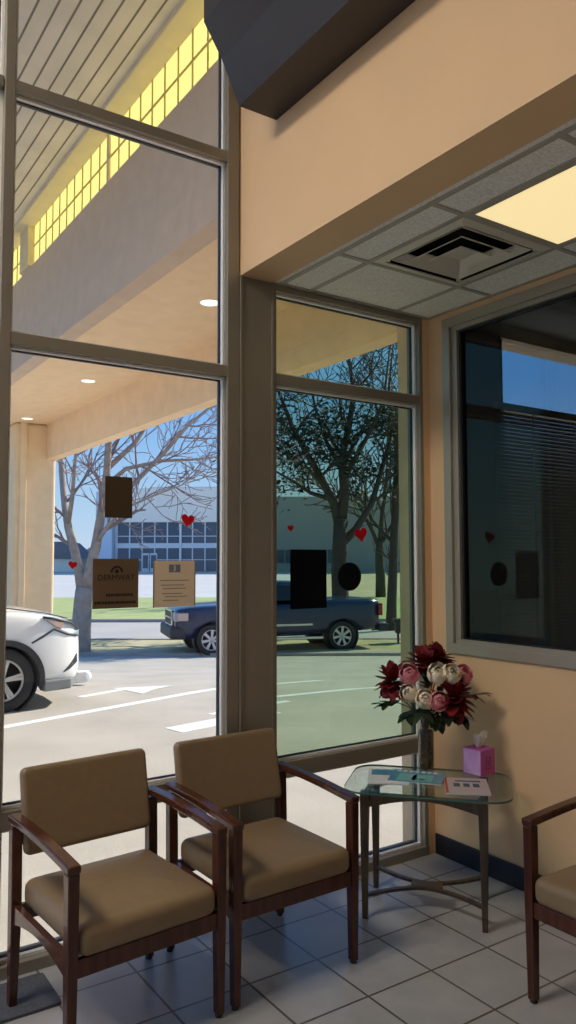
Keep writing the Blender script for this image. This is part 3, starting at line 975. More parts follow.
def rose(px, z, dep, size, label, seed, ax, name, m3, grp):
    rr = random.Random(seed)
    h = flower_pt(px, z, dep)
    ax = Vector(ax).normalized()
    r_ = empty(name, h); tag(r_, label, 'flower', grp)
    m2 = MB()
    q = ax.to_track_quat('Z', 'Y').to_matrix()
    for layer, (cnt, rho, top) in enumerate(((3, .34, 0), (4, .52, 10), (5, .72, 24), (5, .95, 44))):
        for k in range(cnt):
            t0 = 2 * PI * (k + .5 * layer) / cnt + rr.uniform(-.15, .15)
            wa = 2 * PI / cnt * 1.45
            rows_ = []
            for i in range(7):
                v = i / 6
                psi = math.radians(150 + (top + rr.uniform(-4, 4) - 150) * v)
                row = []
                for j in range(6):
                    w2 = (j / 5 - .5) * 2
                    a = t0 + wa * .5 * w2 * (1 - .18 * v * v)
                    ra = size * rho * (1 + .07 * w2 + .22 * max(0, v - .7) / .3 + .05 * v * math.sin(5 * w2 + k))
                    row.append(q @ Vector((ra * math.sin(psi) * math.cos(a), ra * math.sin(psi) * math.sin(a), ra * .85 * math.cos(psi) + size * (.30 - .10 * w2 * w2 * v))))
                rows_.append(row)
            V = [[m2.bm.verts.new(p) for p in row] for row in rows_]
            for a_, b_ in zip(V[:-1], V[1:]):
                for j in range(5):
                    f = m2.bm.faces.new((a_[j], a_[j + 1], b_[j + 1], b_[j])); f.smooth = True
    superell(m2, size * .20, size * .20, size * .36, .8, 1, q.to_4x4() @ Matrix.Translation((0, 0, size * .25)), 14, 8)
    m2.build('petals', m3, r_)
    m2 = MB(); m2.lathe([(0, -.012), (size * .30, -.004), (size * .42, size * .06)], 12, q.to_4x4()); m2.build('calyx', M['stem'], r_)
    stem_to(r_, h, ax)
    return r_
K = .0053
def pz(px, py): return ((px - 425) * K, (768 - py) * K)
UPV, LFT, RGT, TOC = Vector((0, 0, 1)), -R2, R2, -F2
for px, py, dep, size, ax, lab, sd_ in (
        (425, 667, -.01, .125, UPV * 1.0 + TOC * .45, 'crimson flower at the top of the bouquet', 1),
        (392, 683, -.03, .110, LFT + TOC * .8 + UPV * .5, 'crimson flower at the left of the bouquet', 2),
        (450, 697, -.09, .135, TOC + RGT * .5 + UPV * .3, 'big crimson flower at the lower right of the bouquet', 3),
        (440, 663, .06, .110, UPV + RGT * .6, 'crimson flower behind the cream roses, top right', 4)):
    a, b = pz(px, py); dahlia(a, b, dep, size, lab, sd_, ax)
for px, py, dep, size, ax, lab, sd_ in (
        (407, 676, -.09, .055, TOC + UPV * .6 + LFT * .2, 'pink rose left of centre beside a crimson flower', 11),
        (433, 699, -.13, .052, TOC + UPV * .3, 'pink rose low at the front of the bouquet', 12),
        (459, 678, -.03, .052, TOC * .7 + UPV * .7 + RGT * .4, 'pink rose at the right edge of the bouquet', 13),
        (389, 694, .01, .034, LFT + TOC * .6, 'small pale pink rose low at the left', 14)):
    a, b = pz(px, py); rose(a, b, dep, size, lab, sd_, ax, 'pink_rose', M['pinkp'], 'pink roses in the bouquet')
for px, py, dep, size, ax, lab, sd_ in (
        (433, 675, -.10, .055, TOC + UPV * .7, 'cream rose in the upper middle of the bouquet', 21),
        (445, 676, -.09, .055, TOC + UPV * .7 + RGT * .3, 'cream rose next to the right pink rose', 22),
        (420, 697, -.12, .053, TOC + UPV * .3, 'cream rose at the centre front of the bouquet', 23),
        (407, 692, -.10, .050, TOC + UPV * .3 + LFT * .4, 'cream rose lower left of centre', 24)):
    a, b = pz(px, py); rose(a, b, dep, size, lab, sd_, ax, 'cream_rose', M['cream'], 'cream roses in the bouquet')
for px, py, dep, ax, lab, sd_ in (
        (392, 702, -.04, LFT + TOC * .3 - UPV * .15, 'dark green leaf sprig at the lower left of the bouquet', 31),
        (408, 712, -.07, LFT * .5 + TOC - UPV * .3, 'dark green leaf sprig under the cream roses', 32),
        (433, 716, -.08, TOC - UPV * .5, 'dark green leaf sprig hanging over the vase rim', 33),
        (452, 713, -.05, RGT * .7 + TOC * .5 - UPV * .2, 'dark green leaf sprig under the big crimson flower', 34),
        (468, 697, -.01, RGT + UPV * .1, 'dark green leaf sprig at the far right of the bouquet', 35),
        (384, 672, .02, LFT + UPV * .4, 'thin green sprig at the upper left of the bouquet', 36),
        (425, 685, -.05, TOC * .6 + UPV, 'dark green leaf sprig in the heart of the bouquet', 37),
        (420, 708, -.09, TOC + LFT * .2 - UPV * .2, 'dark green leaf sprig directly below the middle cream rose', 38),
        (441, 690, -.02, TOC * .5 + UPV * .6 + RGT * .3, 'dark green leaf sprig between the cream roses and the big crimson flower', 39),
        (443, 711, -.10, TOC + RGT * .2 - UPV * .3, 'dark green leaf sprig below the front pink rose', 40)):
    a, b = pz(px, py)
    rr = random.Random(sd_)
    h = flower_pt(a, b, dep)
    r_ = empty('leaf_sprig', h); tag(r_, lab, 'leaf', 'green sprigs in the bouquet')
    m2 = MB()
    ax = ax.normalized()
    big = .072 if sd_ != 36 else .03
    for k in range(9 if sd_ != 36 else 5):
        side = ax.cross(Vector((0, 0, 1))).normalized() * (1 if k % 2 else -1)
        d = ax + side * rr.uniform(.3, .9) + Vector((rr.uniform(-.3, .3), rr.uniform(-.3, .3), rr.uniform(-.3, .3)))
        petal(m2, ax * (-.04 + .011 * k), d, big * rr.uniform(.8, 1.3), big * .55, rr.uniform(-.4, 0), .08)
    m2.build('leaves', M['leaf'], r_)
    stem_to(r_, h, ax)

# ------------------------------------------------------------------ notices and hearts on the window glass
YG = .6385
def card(name, x0, x1, z0, z1, material, label, cat, grp=None):
    r_ = empty(name, ((x0 + x1) / 2, YG, (z0 + z1) / 2)); tag(r_, label, cat, grp)
    MB().box(-(x1 - x0) / 2, (x1 - x0) / 2, -.0012, 0, -(z1 - z0) / 2, (z1 - z0) / 2).build('sheet', material, r_)
    return r_
r_ = card('window_sign', -.764, -.546, 1.458, 1.682, M['notice'], 'square brown sign with an arch emblem and dark lettering on the clear window', 'sign')
m2 = MB()
arc = [(.030 * math.cos(a), .030 * math.sin(a)) for a in [PI * k / 14 for k in range(15)]] + [(.021 * math.cos(a), .021 * math.sin(a)) for a in [PI - PI * k / 14 for k in range(15)]]
m2.prism([(x + .004, z + .050) for x, z in arc], -.0022, -.0012, 'XZ')
m2.lathe([(.009, 0), (.009, .001)], 16, Matrix.Translation((.004, -.0012, .055)) @ rotm('X', 90), cap=True)
m2.build('emblem', M['noticeink'], r_)
def text(txt, size, loc, material, parent, name='lettering', mirror=False, ext=.0004):
    cu = bpy.data.curves.new(name, 'FONT')
    cu.body = txt; cu.size = size; cu.extrude = ext; cu.align_x = 'CENTER'; cu.align_y = 'CENTER'
    cu.resolution_u = 3
    o_ = bpy.data.objects.new(name, cu)
    COL.objects.link(o_)
    dg = bpy.context.evaluated_depsgraph_get()
    dg.update()
    me = bpy.data.meshes.new_from_object(o_.evaluated_get(dg))
    bpy.data.objects.remove(o_, do_unlink=True)
    o2 = bpy.data.objects.new(name, me)
    COL.objects.link(o2)
    me.materials.clear(); me.materials.append(material)
    R_ = rotm('X', 90)
    me.transform(Matrix.Translation(loc) @ (Matrix.Diagonal((-1, 1, 1, 1)) if mirror else Matrix()) @ R_)
    o2.parent = parent
    return o2
text('DERMWAT', .036, (.002, -.0016, .026), M['noticeink'], r_)
for z0, x0, x1 in ((-.052, -.045, .085), (-.086, -.098, .095)):
    m2 = MB()
    x = x0
    while x < x1 - .006:
        wv = rnd.uniform(.006, .013)
        m2.box(x, min(x1, x + wv), -.002, -.0012, z0 - .006, z0 + .006); x += wv + .003
    m2.build('text_line', M['noticeink'], r_)
r_ = card('window_notice', -.473, -.252, 1.455, 1.672, M['beige'], 'beige notice with a small blue-grey emblem, right of the brown sign', 'notice')
m2 = MB()
m2.prism(rrect(-.030, -.004, .058, .088, .008), -.0022, -.0012, 'XZ'); m2.prism(rrect(.004, .030, .058, .088, .008), -.0022, -.0012, 'XZ')
m2.box(-.03, .03, -.002, -.0012, .054, .060); m2.box(-.03, .03, -.002, -.0012, .086, .091)
m2.build('emblem', M['blueink'], r_)
m2 = MB()
for z, a, b in ((.016, -.075, .075), (-.006, -.07, .05), (-.022, -.06, .06), (-.046, -.065, .04), (-.060, -.05, .065), (-.078, -.06, .02)):
    m2.box(a, b, -.0018, -.0012, z - .002, z + .002)
m2.build('text_lines', M['beigeink'], r_)
for sx in ((-.1105, -.1045), (.1045, .1105)):
    MB().box(sx[0], sx[1], -.0018, -.0012, -.1085, .1085).build('border', M['beigeink'], r_)
card('window_card', -.711, -.580, 1.868, 2.057, M['noticedark'], 'plain dark brown rectangle on the clear window, above the brown sign', 'card')
r_ = card('window_notice', .302, .538, 1.418, 1.730, M['black'], 'black rectangular notice on the green-tinted window', 'notice')
r_ = empty('window_sticker', (.697, YG, 1.583)); tag(r_, 'black oval sticker right of the black rectangle', 'sticker')
MB().prism([(.082 * math.cos(2 * PI * k / 40), .078 * math.sin(2 * PI * k / 40)) for k in range(40)], -.0012, 0, 'XZ').build('disc', M['black'], r_)
def heart(x, z, w_, label):
    pts = []
    for k in range(40):
        t = 2 * PI * k / 40
        pts.append((16 * math.sin(t) ** 3 / 32 * w_, (13 * math.cos(t) - 5 * math.cos(2 * t) - 2 * math.cos(3 * t) - math.cos(4 * t)) / 32 * w_))
    o_ = MB().prism(pts, -.0012, 0, 'XZ').build('paper_heart', M['heart'])
    o_.location = (x, YG, z)
    o_.rotation_euler = (0, math.radians(8 if x < 0 else -10), 0)
    tag(o_, label, 'heart', 'red paper hearts')
heart(-.295, 1.868, .070, 'red paper heart above the beige notice')
heart(-.855, 1.655, .040, 'small red heart left of the brown sign')
heart(.780, 1.818, .090, 'red paper heart above the black oval sticker')
heart(.305, 1.842, .040, 'small red heart above the black rectangle')
# ------------------------------------------------------------------ vehicles
def replace_eval(o):
    dg = bpy.context.evaluated_depsgraph_get()
    dg.update()
    me = bpy.data.meshes.new_from_object(o.evaluated_get(dg))
    o.modifiers.clear()
    old = o.data
    o.data = me
    bpy.data.meshes.remove(old)
def cut_wells(o, xs, r, y_in, y_out, zc):
    cs = []
    for x in xs:
        for s in (-1, 1):
            m2 = MB()
            m2.lathe([(r, y_in), (r, y_out)], 40, Matrix.Translation((x, 0, zc)) @ rotm('X', 90 * -s), cap=True)
            c = m2.build('cutter', M['plastic'])
            c.parent = o.parent
            md = o.modifiers.new('cut', 'BOOLEAN'); md.operation = 'DIFFERENCE'; md.object = c; md.solver = 'EXACT'
            cs.append(c)
    replace_eval(o)
    for c in cs:
        bpy.data.objects.remove(c, do_unlink=True)
def body(secs, name, material, parent, sub=1):
    rings = []
    for x, half in secs:
        ring = [Vector((x, y, z)) for y, z in half] + [Vector((x, -y, z)) for y, z in half[::-1] if y > 1e-6]
        rings.append(ring)
    m2 = MB()
    m2.loft(rings)
    return m2.build(name, material, parent, sub=sub)
def wheel(parent, x, y, r, w_, spokes, side, twin=True):
    """road wheel with tyre, alloy rim and hub; side=+1 has its face towards +y"""
    R_ = Matrix.Translation((x, y, r)) @ rotm('X', -90 * side)
    t = MB().lathe([(r * .66, -w_ / 2), (r * .93, -w_ / 2), (r, -w_ * .36), (r, w_ * .36), (r * .95, w_ / 2), (r * .70, w_ / 2), (r * .66, w_ * .40), (r * .66, -w_ / 2)], 44, R_).build('wheel', M['tyre'], parent)
    MB().lathe([(0, -w_ * .05), (r * .66, -w_ * .05), (r * .66, -w_ * .02), (0, -w_ * .02)], 36, R_).build('wheel_back', M['plastic'], t)
    m2 = MB()
    m2.lathe([(r * .60, w_ * .30), (r * .665, w_ * .30), (r * .69, w_ * .42), (r * .61, w_ * .40)], 44, R_)
    for k in range(spokes):
        for dl in ((-6, 6) if twin else (0,)):
            A = rotm('Z', 360 * k / spokes + dl + 9)
            m2.bar([(r * .10, 0, w_ * .30), (r * .35, 0, w_ * .33), (r * .63, 0, w_ * .35)], [r * .10, r * .085, r * .10] if twin else [r * .14, r * .15, r * .20], [.03] * 3, m=R_ @ A)
    m2.lathe([(0, w_ * .40), (r * .12, w_ * .39), (r * .16, w_ * .30), (0, w_ * .26)], 20, R_)
    m2.build('rim', M['rim'], t)
    return t
def arch(parent, x, zc, r0, r1, y0, y1, material, a0=-12, a1=192):
    n = 22
    for s in (-1, 1):
        pts = [(x + r1 * math.cos(math.radians(a0 + (a1 - a0) * k / n)), zc + r1 * math.sin(math.radians(a0 + (a1 - a0) * k / n))) for k in range(n + 1)]
        pts += [(x + r0 * math.cos(math.radians(a1 - (a1 - a0) * k / n)), zc + r0 * math.sin(math.radians(a1 - (a1 - a0) * k / n))) for k in range(n + 1)]
        MB().prism(pts, min(s * y0, s * y1), max(s * y0, s * y1), 'XZ').build('wheel_arch', material, parent)
def liner(parent, xs, zc, r, y0, y1):
    for x in xs:
        for s in (-1, 1):
            MB().lathe([(0, y0 + .005), (r, y0 + .005), (r, y1), (r - .006, y1), (r - .006, y0 + .01), (0, y0 + .01)], 36, Matrix.Translation((x, 0, zc)) @ rotm('X', -90 * s)).build('wheel_liner', M['plastic'], parent)

# white crossover in the drive: x forward, origin under the middle of the front axle
su = empty('car', (.31, 7.34, -.05), 0)
tag(su, 'white crossover car under the canopy, nose pointing right', 'car')
def hs(zb, zt, hw, tuck=.9, crown=.03):
    return [(0, zb), (hw * .80, zb), (hw * .96, zb + .06), (hw, zb + .22), (hw * .995, zb + (zt - zb) * .55), (hw * .97, zt - .10), (hw * tuck, zt - .02), (hw * .55, zt + crown * .8), (0, zt + crown)]
secs = [(1.02, hs(.36, .78, .40)), (.98, hs(.30, .88, .62)), (.89, hs(.25, .97, .76)), (.71, hs(.23, 1.05, .855)), (.48, hs(.23, 1.11, .90)), (.17, hs(.23, 1.155, .915)),
        (-.2, hs(.23, 1.19, .92)), (-.6, hs(.23, 1.22, .92)), (-1.2, hs(.24, 1.20, .92, .95, 0)), (-2.0, hs(.24, 1.20, .92, .95, 0)), (-2.8, hs(.26, 1.20, .915, .95, 0)), (-3.3, hs(.32, 1.20, .90, .95, 0)), (-3.58, hs(.40, 1.14, .84, .95, 0)), (-3.64, hs(.46, 1.05, .78, .95, 0))]
bo = body(secs, 'body', M['carwhite'], su, 2)
cut_wells(bo, (0, -2.70), .405, .58, 1.2, .36)
liner(su, (0, -2.70), .36, .402, .58, .885)
gh = [(-.42, [(0, 1.10), (.72, 1.15), (.70, 1.20), (.3, 1.24), (0, 1.24)]), (-.95, [(0, 1.07), (.82, 1.10), (.72, 1.42), (.4, 1.47), (0, 1.48)]), (-1.35, [(0, 1.07), (.84, 1.12), (.66, 1.60), (.4, 1.66), (0, 1.67)]), (-2.2, [(0, 1.07), (.85, 1.14), (.66, 1.63), (.4, 1.69), (0, 1.70)]), (-3.0, [(0, 1.07), (.84, 1.15), (.64, 1.58), (.4, 1.64), (0, 1.65)]), (-3.45, [(0, 1.07), (.80, 1.14), (.66, 1.40), (.3, 1.45), (0, 1.46)]), (-3.58, [(0, 1.07), (.76, 1.10), (.66, 1.16), (.3, 1.18), (0, 1.18)])]
body(gh, 'cabin', M['carwhite'], su, 1)
for s in (-1, 1):
    def gp2(x, z, off=.012):
        # point on the cabin side
        t = (z - 1.12) / .5
        return Vector((x, s * (.838 - .185 * t + off), z))
    m2 = MB()
    for q in ([(-.78, 1.16), (-1.75, 1.17), (-1.72, 1.56), (-1.30, 1.53)], [(-1.83, 1.17), (-2.66, 1.19), (-2.60, 1.56), (-1.80, 1.57)], [(-2.74, 1.20), (-3.30, 1.24), (-3.05, 1.50), (-2.68, 1.55)]):
        a = [gp2(x, z) for x, z in q]
        b = [gp2(x, z, -.05) for x, z in q]
        m2.loft([a, b], smooth=False)
    m2.build('side_windows', M['carglass'], su)
    # headlamp wrapping round the corner of the wing
    hl = MB()
    P_ = [(.95, .880), (.80, .965), (.57, 1.030), (.45, 1.050), (.59, .945), (.82, .835), (.94, .805)]
    def side(x):
        for (xa, ha), (xb, hb) in zip(secs[:-1], secs[1:]):
            if xb <= x <= xa:
                t = (xa - x) / (xa - xb)
                wa, wb = ha[3][0], hb[3][0]
                return wa + (wb - wa) * t
        return secs[0][1][3][0]
    hl.loft([[Vector((x, s * (side(x) * .955 + .022), z)) for x, z in P_], [Vector((x - .03, s * (side(x) * .955 - .10), z)) for x, z in P_]], smooth=False)
    h1 = hl.build('headlamp', M['lampglass'], su)
    a2 = MB()
    Q_ = [(.70, .985), (.53, 1.020), (.50, 1.028), (.60, .950), (.68, .918)]
    a2.loft([[Vector((x, s * (side(x) * .955 + .026), z)) for x, z in Q_], [Vector((x - .01, s * (side(x) * .955 - .02), z)) for x, z in Q_]], smooth=False)
    a2.build('indicator', M['amber'], h1)
    for nm, pts in (('lamp_trim', [(.91, .815), (.76, .845), (.58, .915), (.41, .82), (.31, .77)]), ('lamp_brow', [(.94, .895), (.80, .978), (.57, 1.042), (.44, 1.062)])):
        MB().tube([Vector((x, s * (side(x) * .965 + .012), z)) for x, z in pts], .014, 8).build(nm, M['plastic'], su)
    fg = MB()
    P_ = [(.91, .50), (.80, .43), (.71, .40), (.79, .48), (.90, .60)]
    fg.loft([[Vector((x, s * (side(x) * .985 + .008), z)) for x, z in P_], [Vector((x - .01, s * (side(x) * .98 - .06), z)) for x, z in P_]], smooth=False)
    fg.build('fog_lamp_recess', M['plastic'], su)
    MB().tube([Vector((x, s * y, z)) for x, y, z in ((.84, .54, 1.015), (.52, .70, 1.10), (.0, .80, 1.185), (-.5, .84, 1.225))], .008, 6).build('bonnet_seam', M['plastic'], su)
    mi = MB(); superell(mi, .09, .10, .07, .5, .5, Matrix.Translation((-.72, s * .98, 1.20)), 20, 10); mi.build('wing_mirror', M['carwhite'], su)
    MB().box(-2.33, -.38, min(s * .88, s * .935), max(s * .88, s * .935), .22, .34, .01).build('sill_trim', M['plastic'], su)
    MB().tube([Vector((x, s * .925, z)) for x, z in ((-1.55, .98), (-1.70, .99))], .014, 6).build('door_handle', M['carwhite'], su)
m2 = MB()
m2.loft([[Vector((x, y, z)) for x, y in ((.98, -.50), (1.015, 0), (.98, .50), (.80, .84), (.46, .922), (.44, .80), (.6, 0), (.44, -.80), (.46, -.922), (.80, -.84))] for z in (.20, .33)], smooth=False)
m2.build('lower_bumper', M['gplastic'], su, bevel=.02)
MB().box(.90, 1.025, -.36, .36, .50, .74, .02).build('grille', M['plastic'], su)
arch(su, 0, .36, .40, .465, .86, .928, M['plastic']); arch(su, -2.70, .36, .40, .465, .86, .928, M['plastic'])
for x in (0, -2.70):
    for s in (-1, 1):
        wheel(su, x, s * .775, .36, .225, 5, s)
tag(MB().prism(rrect(-.17, .17, -.14, .14, .12), 0, .15, 'XY', bev=.05).build('kerb_stone', M['paint']), 'low rounded white kerb block on the paving in front of the white car', 'kerb block')
bpy.data.objects['kerb_stone'].location = (1.82, 8.28, -.06)

# navy pickup across the lot: x forward
ANG = math.radians(17)
hd = -R2 * math.cos(ANG) - F2 * math.sin(ANG)
lf = Vector((-hd.y, hd.x, 0))
fa = Vector((7.91, 15.2, -.80)) - lf * .86 + hd * .18
tr = empty('pickup_truck', fa, math.atan2(hd.y, hd.x))
tag(tr, 'dark navy crew-cab pickup truck parked along the verge, nose pointing left', 'truck')
WB = 3.62
def ts(zb, zt, hw, crown=.02):
    return [(0, zb), (hw * .86, zb), (hw * .98, zb + .08), (hw, zb + .30), (hw, zb + (zt - zb) * .62), (hw * .985, zt - .07), (hw * .95, zt), (hw * .5, zt + crown), (0, zt + crown)]
secs = [(.95, ts(.50, 1.10, .80)), (.93, ts(.45, 1.18, .90)), (.80, ts(.42, 1.24, .97)), (.4, ts(.42, 1.28, .99)), (-.5, ts(.42, 1.31, 1.0)), (-.75, ts(.42, 1.32, 1.0)), (-2.0, ts(.42, 1.32, 1.0, 0)), (-2.72, ts(.42, 1.33, 1.0, 0)), (-2.78, ts(.48, 1.40, 1.0, 0)), (-4.70, ts(.52, 1.42, 1.0, 0)), (-4.78, ts(.56, 1.40, .98, 0))]
bo = body(secs, 'body', M['navy'], tr, 1)
cut_wells(bo, (0, -WB), .47, .62, 1.3, .41)
liner(tr, (0, -WB), .41, .466, .62, .985)
gh = [(-.55, [(0, 1.30), (.82, 1.30), (.80, 1.33), (.3, 1.35), (0, 1.35)]), (-1.20, [(0, 1.30), (.93, 1.32), (.76, 1.82), (.4, 1.87), (0, 1.88)]), (-1.7, [(0, 1.30), (.94, 1.32), (.74, 1.87), (.4, 1.92), (0, 1.93)]), (-2.5, [(0, 1.30), (.94, 1.32), (.74, 1.86), (.4, 1.91), (0, 1.92)]), (-2.72, [(0, 1.30), (.93, 1.32), (.76, 1.80), (.4, 1.84), (0, 1.85)]), (-2.80, [(0, 1.30), (.90, 1.32), (.82, 1.45), (.4, 1.47), (0, 1.47)])]
body(gh, 'cab', M['navy'], tr, 1)
for s in (-1, 1):
    m2 = MB()
    for q in ([(-.98, 1.40), (-1.68, 1.40), (-1.68, 1.80), (-1.32, 1.78)], [(-1.76, 1.40), (-2.60, 1.41), (-2.52, 1.79), (-1.76, 1.80)]):
        a = [Vector((x, s * (.955 - .36 * (z - 1.32) + .005), z)) for x, z in q]
        b = [Vector((x, s * (.955 - .36 * (z - 1.32) - .06), z)) for x, z in q]
        m2.loft([a, b], smooth=False)
    m2.build('side_windows', M['carglass'], tr)
    mi = MB(); superell(mi, .08, .12, .11, .4, .4, Matrix.Translation((-.95, s * 1.10, 1.42)), 18, 10); mi.build('wing_mirror', M['navy'], tr)
    MB().box(-2.75, -.55, min(s * .99, s * 1.015), max(s * .99, s * 1.015), .72, .78, .006).build('side_moulding', M['chrome'], tr)
    MB().box(-3.05, -.55, min(s * .93, s * 1.02), max(s * .93, s * 1.02), .36, .43, .01).build('running_board', M['chrome'], tr)
    hb = MB().box(.86, .965, min(s * .60, s * .95), max(s * .60, s * .95), .90, 1.14, .02).build('headlamp', M['lampglass'], tr)
    MB().box(.62, .90, min(s * .93, s * .985), max(s * .93, s * .985), .92, 1.12, .015).build('lamp_side', M['amber'], hb)
    MB().box(-4.80, -4.68, min(s * .84, s * 1.005), max(s * .84, s * 1.005), .95, 1.28, .01).build('tail_lamp', M['redlens'], tr)
g_ = MB().box(.88, .985, -.56, .56, .78, 1.16, .02).build('grille', M['plastic'], tr)
m2 = MB()
for (a, b, c, d) in ((-.58, .58, .76, .80), (-.58, .58, 1.14, 1.18), (-.58, -.54, .76, 1.18), (.54, .58, .76, 1.18), (-.56, .56, .95, .99)):
    m2.box(.97, 1.0, a, b, c, d)
m2.build('grille_bars', M['chrome'], g_)
MB().box(.70, 1.08, -.98, .98, .46, .76, .05).build('front_bumper', M['plastic'], tr)
MB().box(-5.02, -4.72, -.95, .95, .52, .72, .03).build('rear_bumper', M['plastic'], tr)
MB().tube([(-4.9, 0, .48), (-5.25, 0, .48), (-5.27, 0, .55)], .035, 8).build('tow_hitch', M['plastic'], tr)
for x in (0, -WB):
    for s in (-1, 1):
        wheel(tr, x, s * .845, .41, .27, 7, s, twin=False)

# dark box on a post at the verge
p_ = gp((401 - 288) * 23.0 / 773, 23.0)
bx = empty('post_box', (p_.x, p_.y, terr(23) + .05), -YAW)
tag(bx, 'dark metal box on legs standing on the verge behind the pickup truck', 'box')
MB().box(-.20, .24, -.18, .18, .28, .62, .02).build('bin', M['plastic'], bx)
MB().box(-.27, .28, -.22, .22, .62, .70, .02).build('lid', M['plastic'], bx)
for x in (-.12, .16):
    MB().box(x - .03, x + .03, -.03, .03, 0, .30).build('leg', M['plastic'], bx)

# ------------------------------------------------------------------ trees
def limb(mb, pts, r0, r1, n=8):
    k = len(pts)
    mb.tube(pts, [r0 + (r1 - r0) * i / (k - 1) for i in range(k)], n)
def grow(mb, tips, p, d, L, r, lev, rr, up=.12, spread=.6, minr=.006):
    """one branch with side twigs; tips collects twig ends for foliage"""
    seg = 5
    pts = [p.copy()]
    dd = d.normalized()
    side = []
    for i in range(seg):
        dd = (dd + Vector((rr.gauss(0, .16), rr.gauss(0, .16), rr.gauss(0, .13) + up * .35))).normalized()
        pts.append(pts[-1] + dd * L / seg)
        side.append(dd.copy())
    mb.tube(pts, [max(minr, r * (1 - .70 * i / seg)) for i in range(seg + 1)], 6 if r > .03 else 4, cap=False)
    tips.append((pts[-1], dd))
    if lev <= 0: return
    nb = 4 if lev > 1 else 3
    for k in range(nb):
        i = 1 + int((seg - 1) * (k + rr.random()) / nb)
        ax = side[min(i, seg - 1)]
        v_ = Vector((rr.gauss(0, 1), rr.gauss(0, 1), rr.gauss(0, .6) + .25))
        v_ = (v_ - ax * v_.dot(ax)).normalized()
        grow(mb, tips, pts[i], ax + v_ * spread * rr.uniform(.7, 1.5), L * rr.uniform(.50, .72), r * (1 - .6 * i / seg) * .55, lev - 1, rr, up, spread, minr)
def tree(name, s0, d0, label, limbs, bark, twigm, seed, lev=3, base_r=.25, fol=None, folm=None, nleaf=0, up=.12, minr=.006, blen=2.0, folmax=99):
    rr = random.Random(seed)
    zb = terr(d0) - .02
    org = gp(s0, d0); org.z = zb
    r_ = empty(name, org); tag(r_, label, 'tree', 'trees across the street')
    tk, br = MB(), MB()
    tips = []
    first = True
    for pts, ra, rb, spawn in limbs:
        P_ = [R2 * u + F2 * w2 + Vector((0, 0, z)) for u, z, w2 in pts]
        limb(tk, P_, ra, rb, 12)
        if spawn:
            n = len(P_)
            for k in range(spawn):
                t = .30 + .70 * (k + rr.random() * .6) / spawn
                i = min(n - 2, int(t * (n - 1)))
                q = t * (n - 1) - i
                pos = P_[i].lerp(P_[i + 1], min(1, q))
                ax = (P_[i + 1] - P_[i]).normalized()
                v_ = Vector((rr.gauss(0, 1), rr.gauss(0, 1), rr.gauss(0, .6) + .2)); v_ = (v_ - ax * v_.dot(ax)).normalized()
                rad = (ra + (rb - ra) * t) * .55
                grow(br, tips, pos, ax * .8 + v_ * .9, blen * rr.uniform(.7, 1.2), rad, lev - 1, rr, up, .7, minr)
            grow(br, tips, P_[-1], P_[-1] - P_[-2], blen * 1.1, rb, lev - 1, rr, up, .6, minr)
    tk.build('trunk', bark, r_)
    br.build('branches', twigm, r_)
    if fol:
        lf_ = MB()
        rr2 = random.Random(seed + 5)
        for p, d in tips:
            if rr2.random() > fol or p.z > folmax: continue
            for k in range(nleaf):
                c = p + Vector((rr2.gauss(0, .26), rr2.gauss(0, .26), rr2.gauss(0, .20)))
                a = Vector((rr2.gauss(0, 1), rr2.gauss(0, 1), rr2.gauss(0, 1))).normalized()
                b = a.orthogonal().normalized()
                sz = rr2.uniform(.08, .14)
                V = [lf_.bm.verts.new(c + a * sz), lf_.bm.verts.new(c + b * sz * .5), lf_.bm.verts.new(c - a * sz), lf_.bm.verts.new(c - b * sz * .5)]
                lf_.bm.faces.new(V)
        o_ = lf_.build('foliage', folm, r_)
    return r_
def q1(*pts, sc, x0, y0):
    """list of (across, up, depth offset) in metres from marks"""
    return [((p[0] - x0) * sc, (y0 - p[1]) * sc, (p[2] if len(p) > 2 else 0)) for p in pts]
k1 = 20.75 / 773
A1 = dict(sc=k1, x0=82, y0=655)
tree('bare_tree', (82 - 288) * k1, 20.75, 'bare forked grey tree right of the canopy column, seen through the clear window', [
    (q1((82, 656), (82, 645), (83, 620), (84, 600), (85, 588), **A1), .29, .22, 0),
    (q1((83, 592), (80, 575), (75, 553), (68, 528), (61, 505, .3), (55, 470, .5), (50, 430, .8), (44, 380, 1), **A1), .15, .05, 6),
    (q1((86, 592), (90, 572), (96, 548), (101, 515), (106, 475), (110, 440, -.3), (118, 395, -.5), (122, 340, -.6), **A1), .17, .05, 7),
    (q1((101, 512), (118, 500), (140, 478), (165, 452), (190, 430, -.6), (216, 412, -.9), (245, 390, -1), **A1), .085, .025, 8),
    (q1((104, 488), (125, 470), (160, 462), (195, 458, .5), (225, 452, .8), **A1), .07, .02, 7),
    (q1((97, 545), (112, 528, -.5), (130, 512, -.8), (160, 500, -1), (195, 488, -1.2), **A1), .055, .015, 6),
    (q1((68, 525), (78, 500, -.6), (84, 470, -1), (90, 430, -1.2), **A1), .07, .03, 4),
    (q1((106, 470), (130, 440, .6), (150, 400, 1), (175, 360, 1.4), **A1), .08, .03, 5),
], M['bark'], M['twig'], 3, lev=3, minr=.010, blen=1.5)
k2 = 25.5 / 773
A2 = dict(sc=k2, x0=340, y0=637)
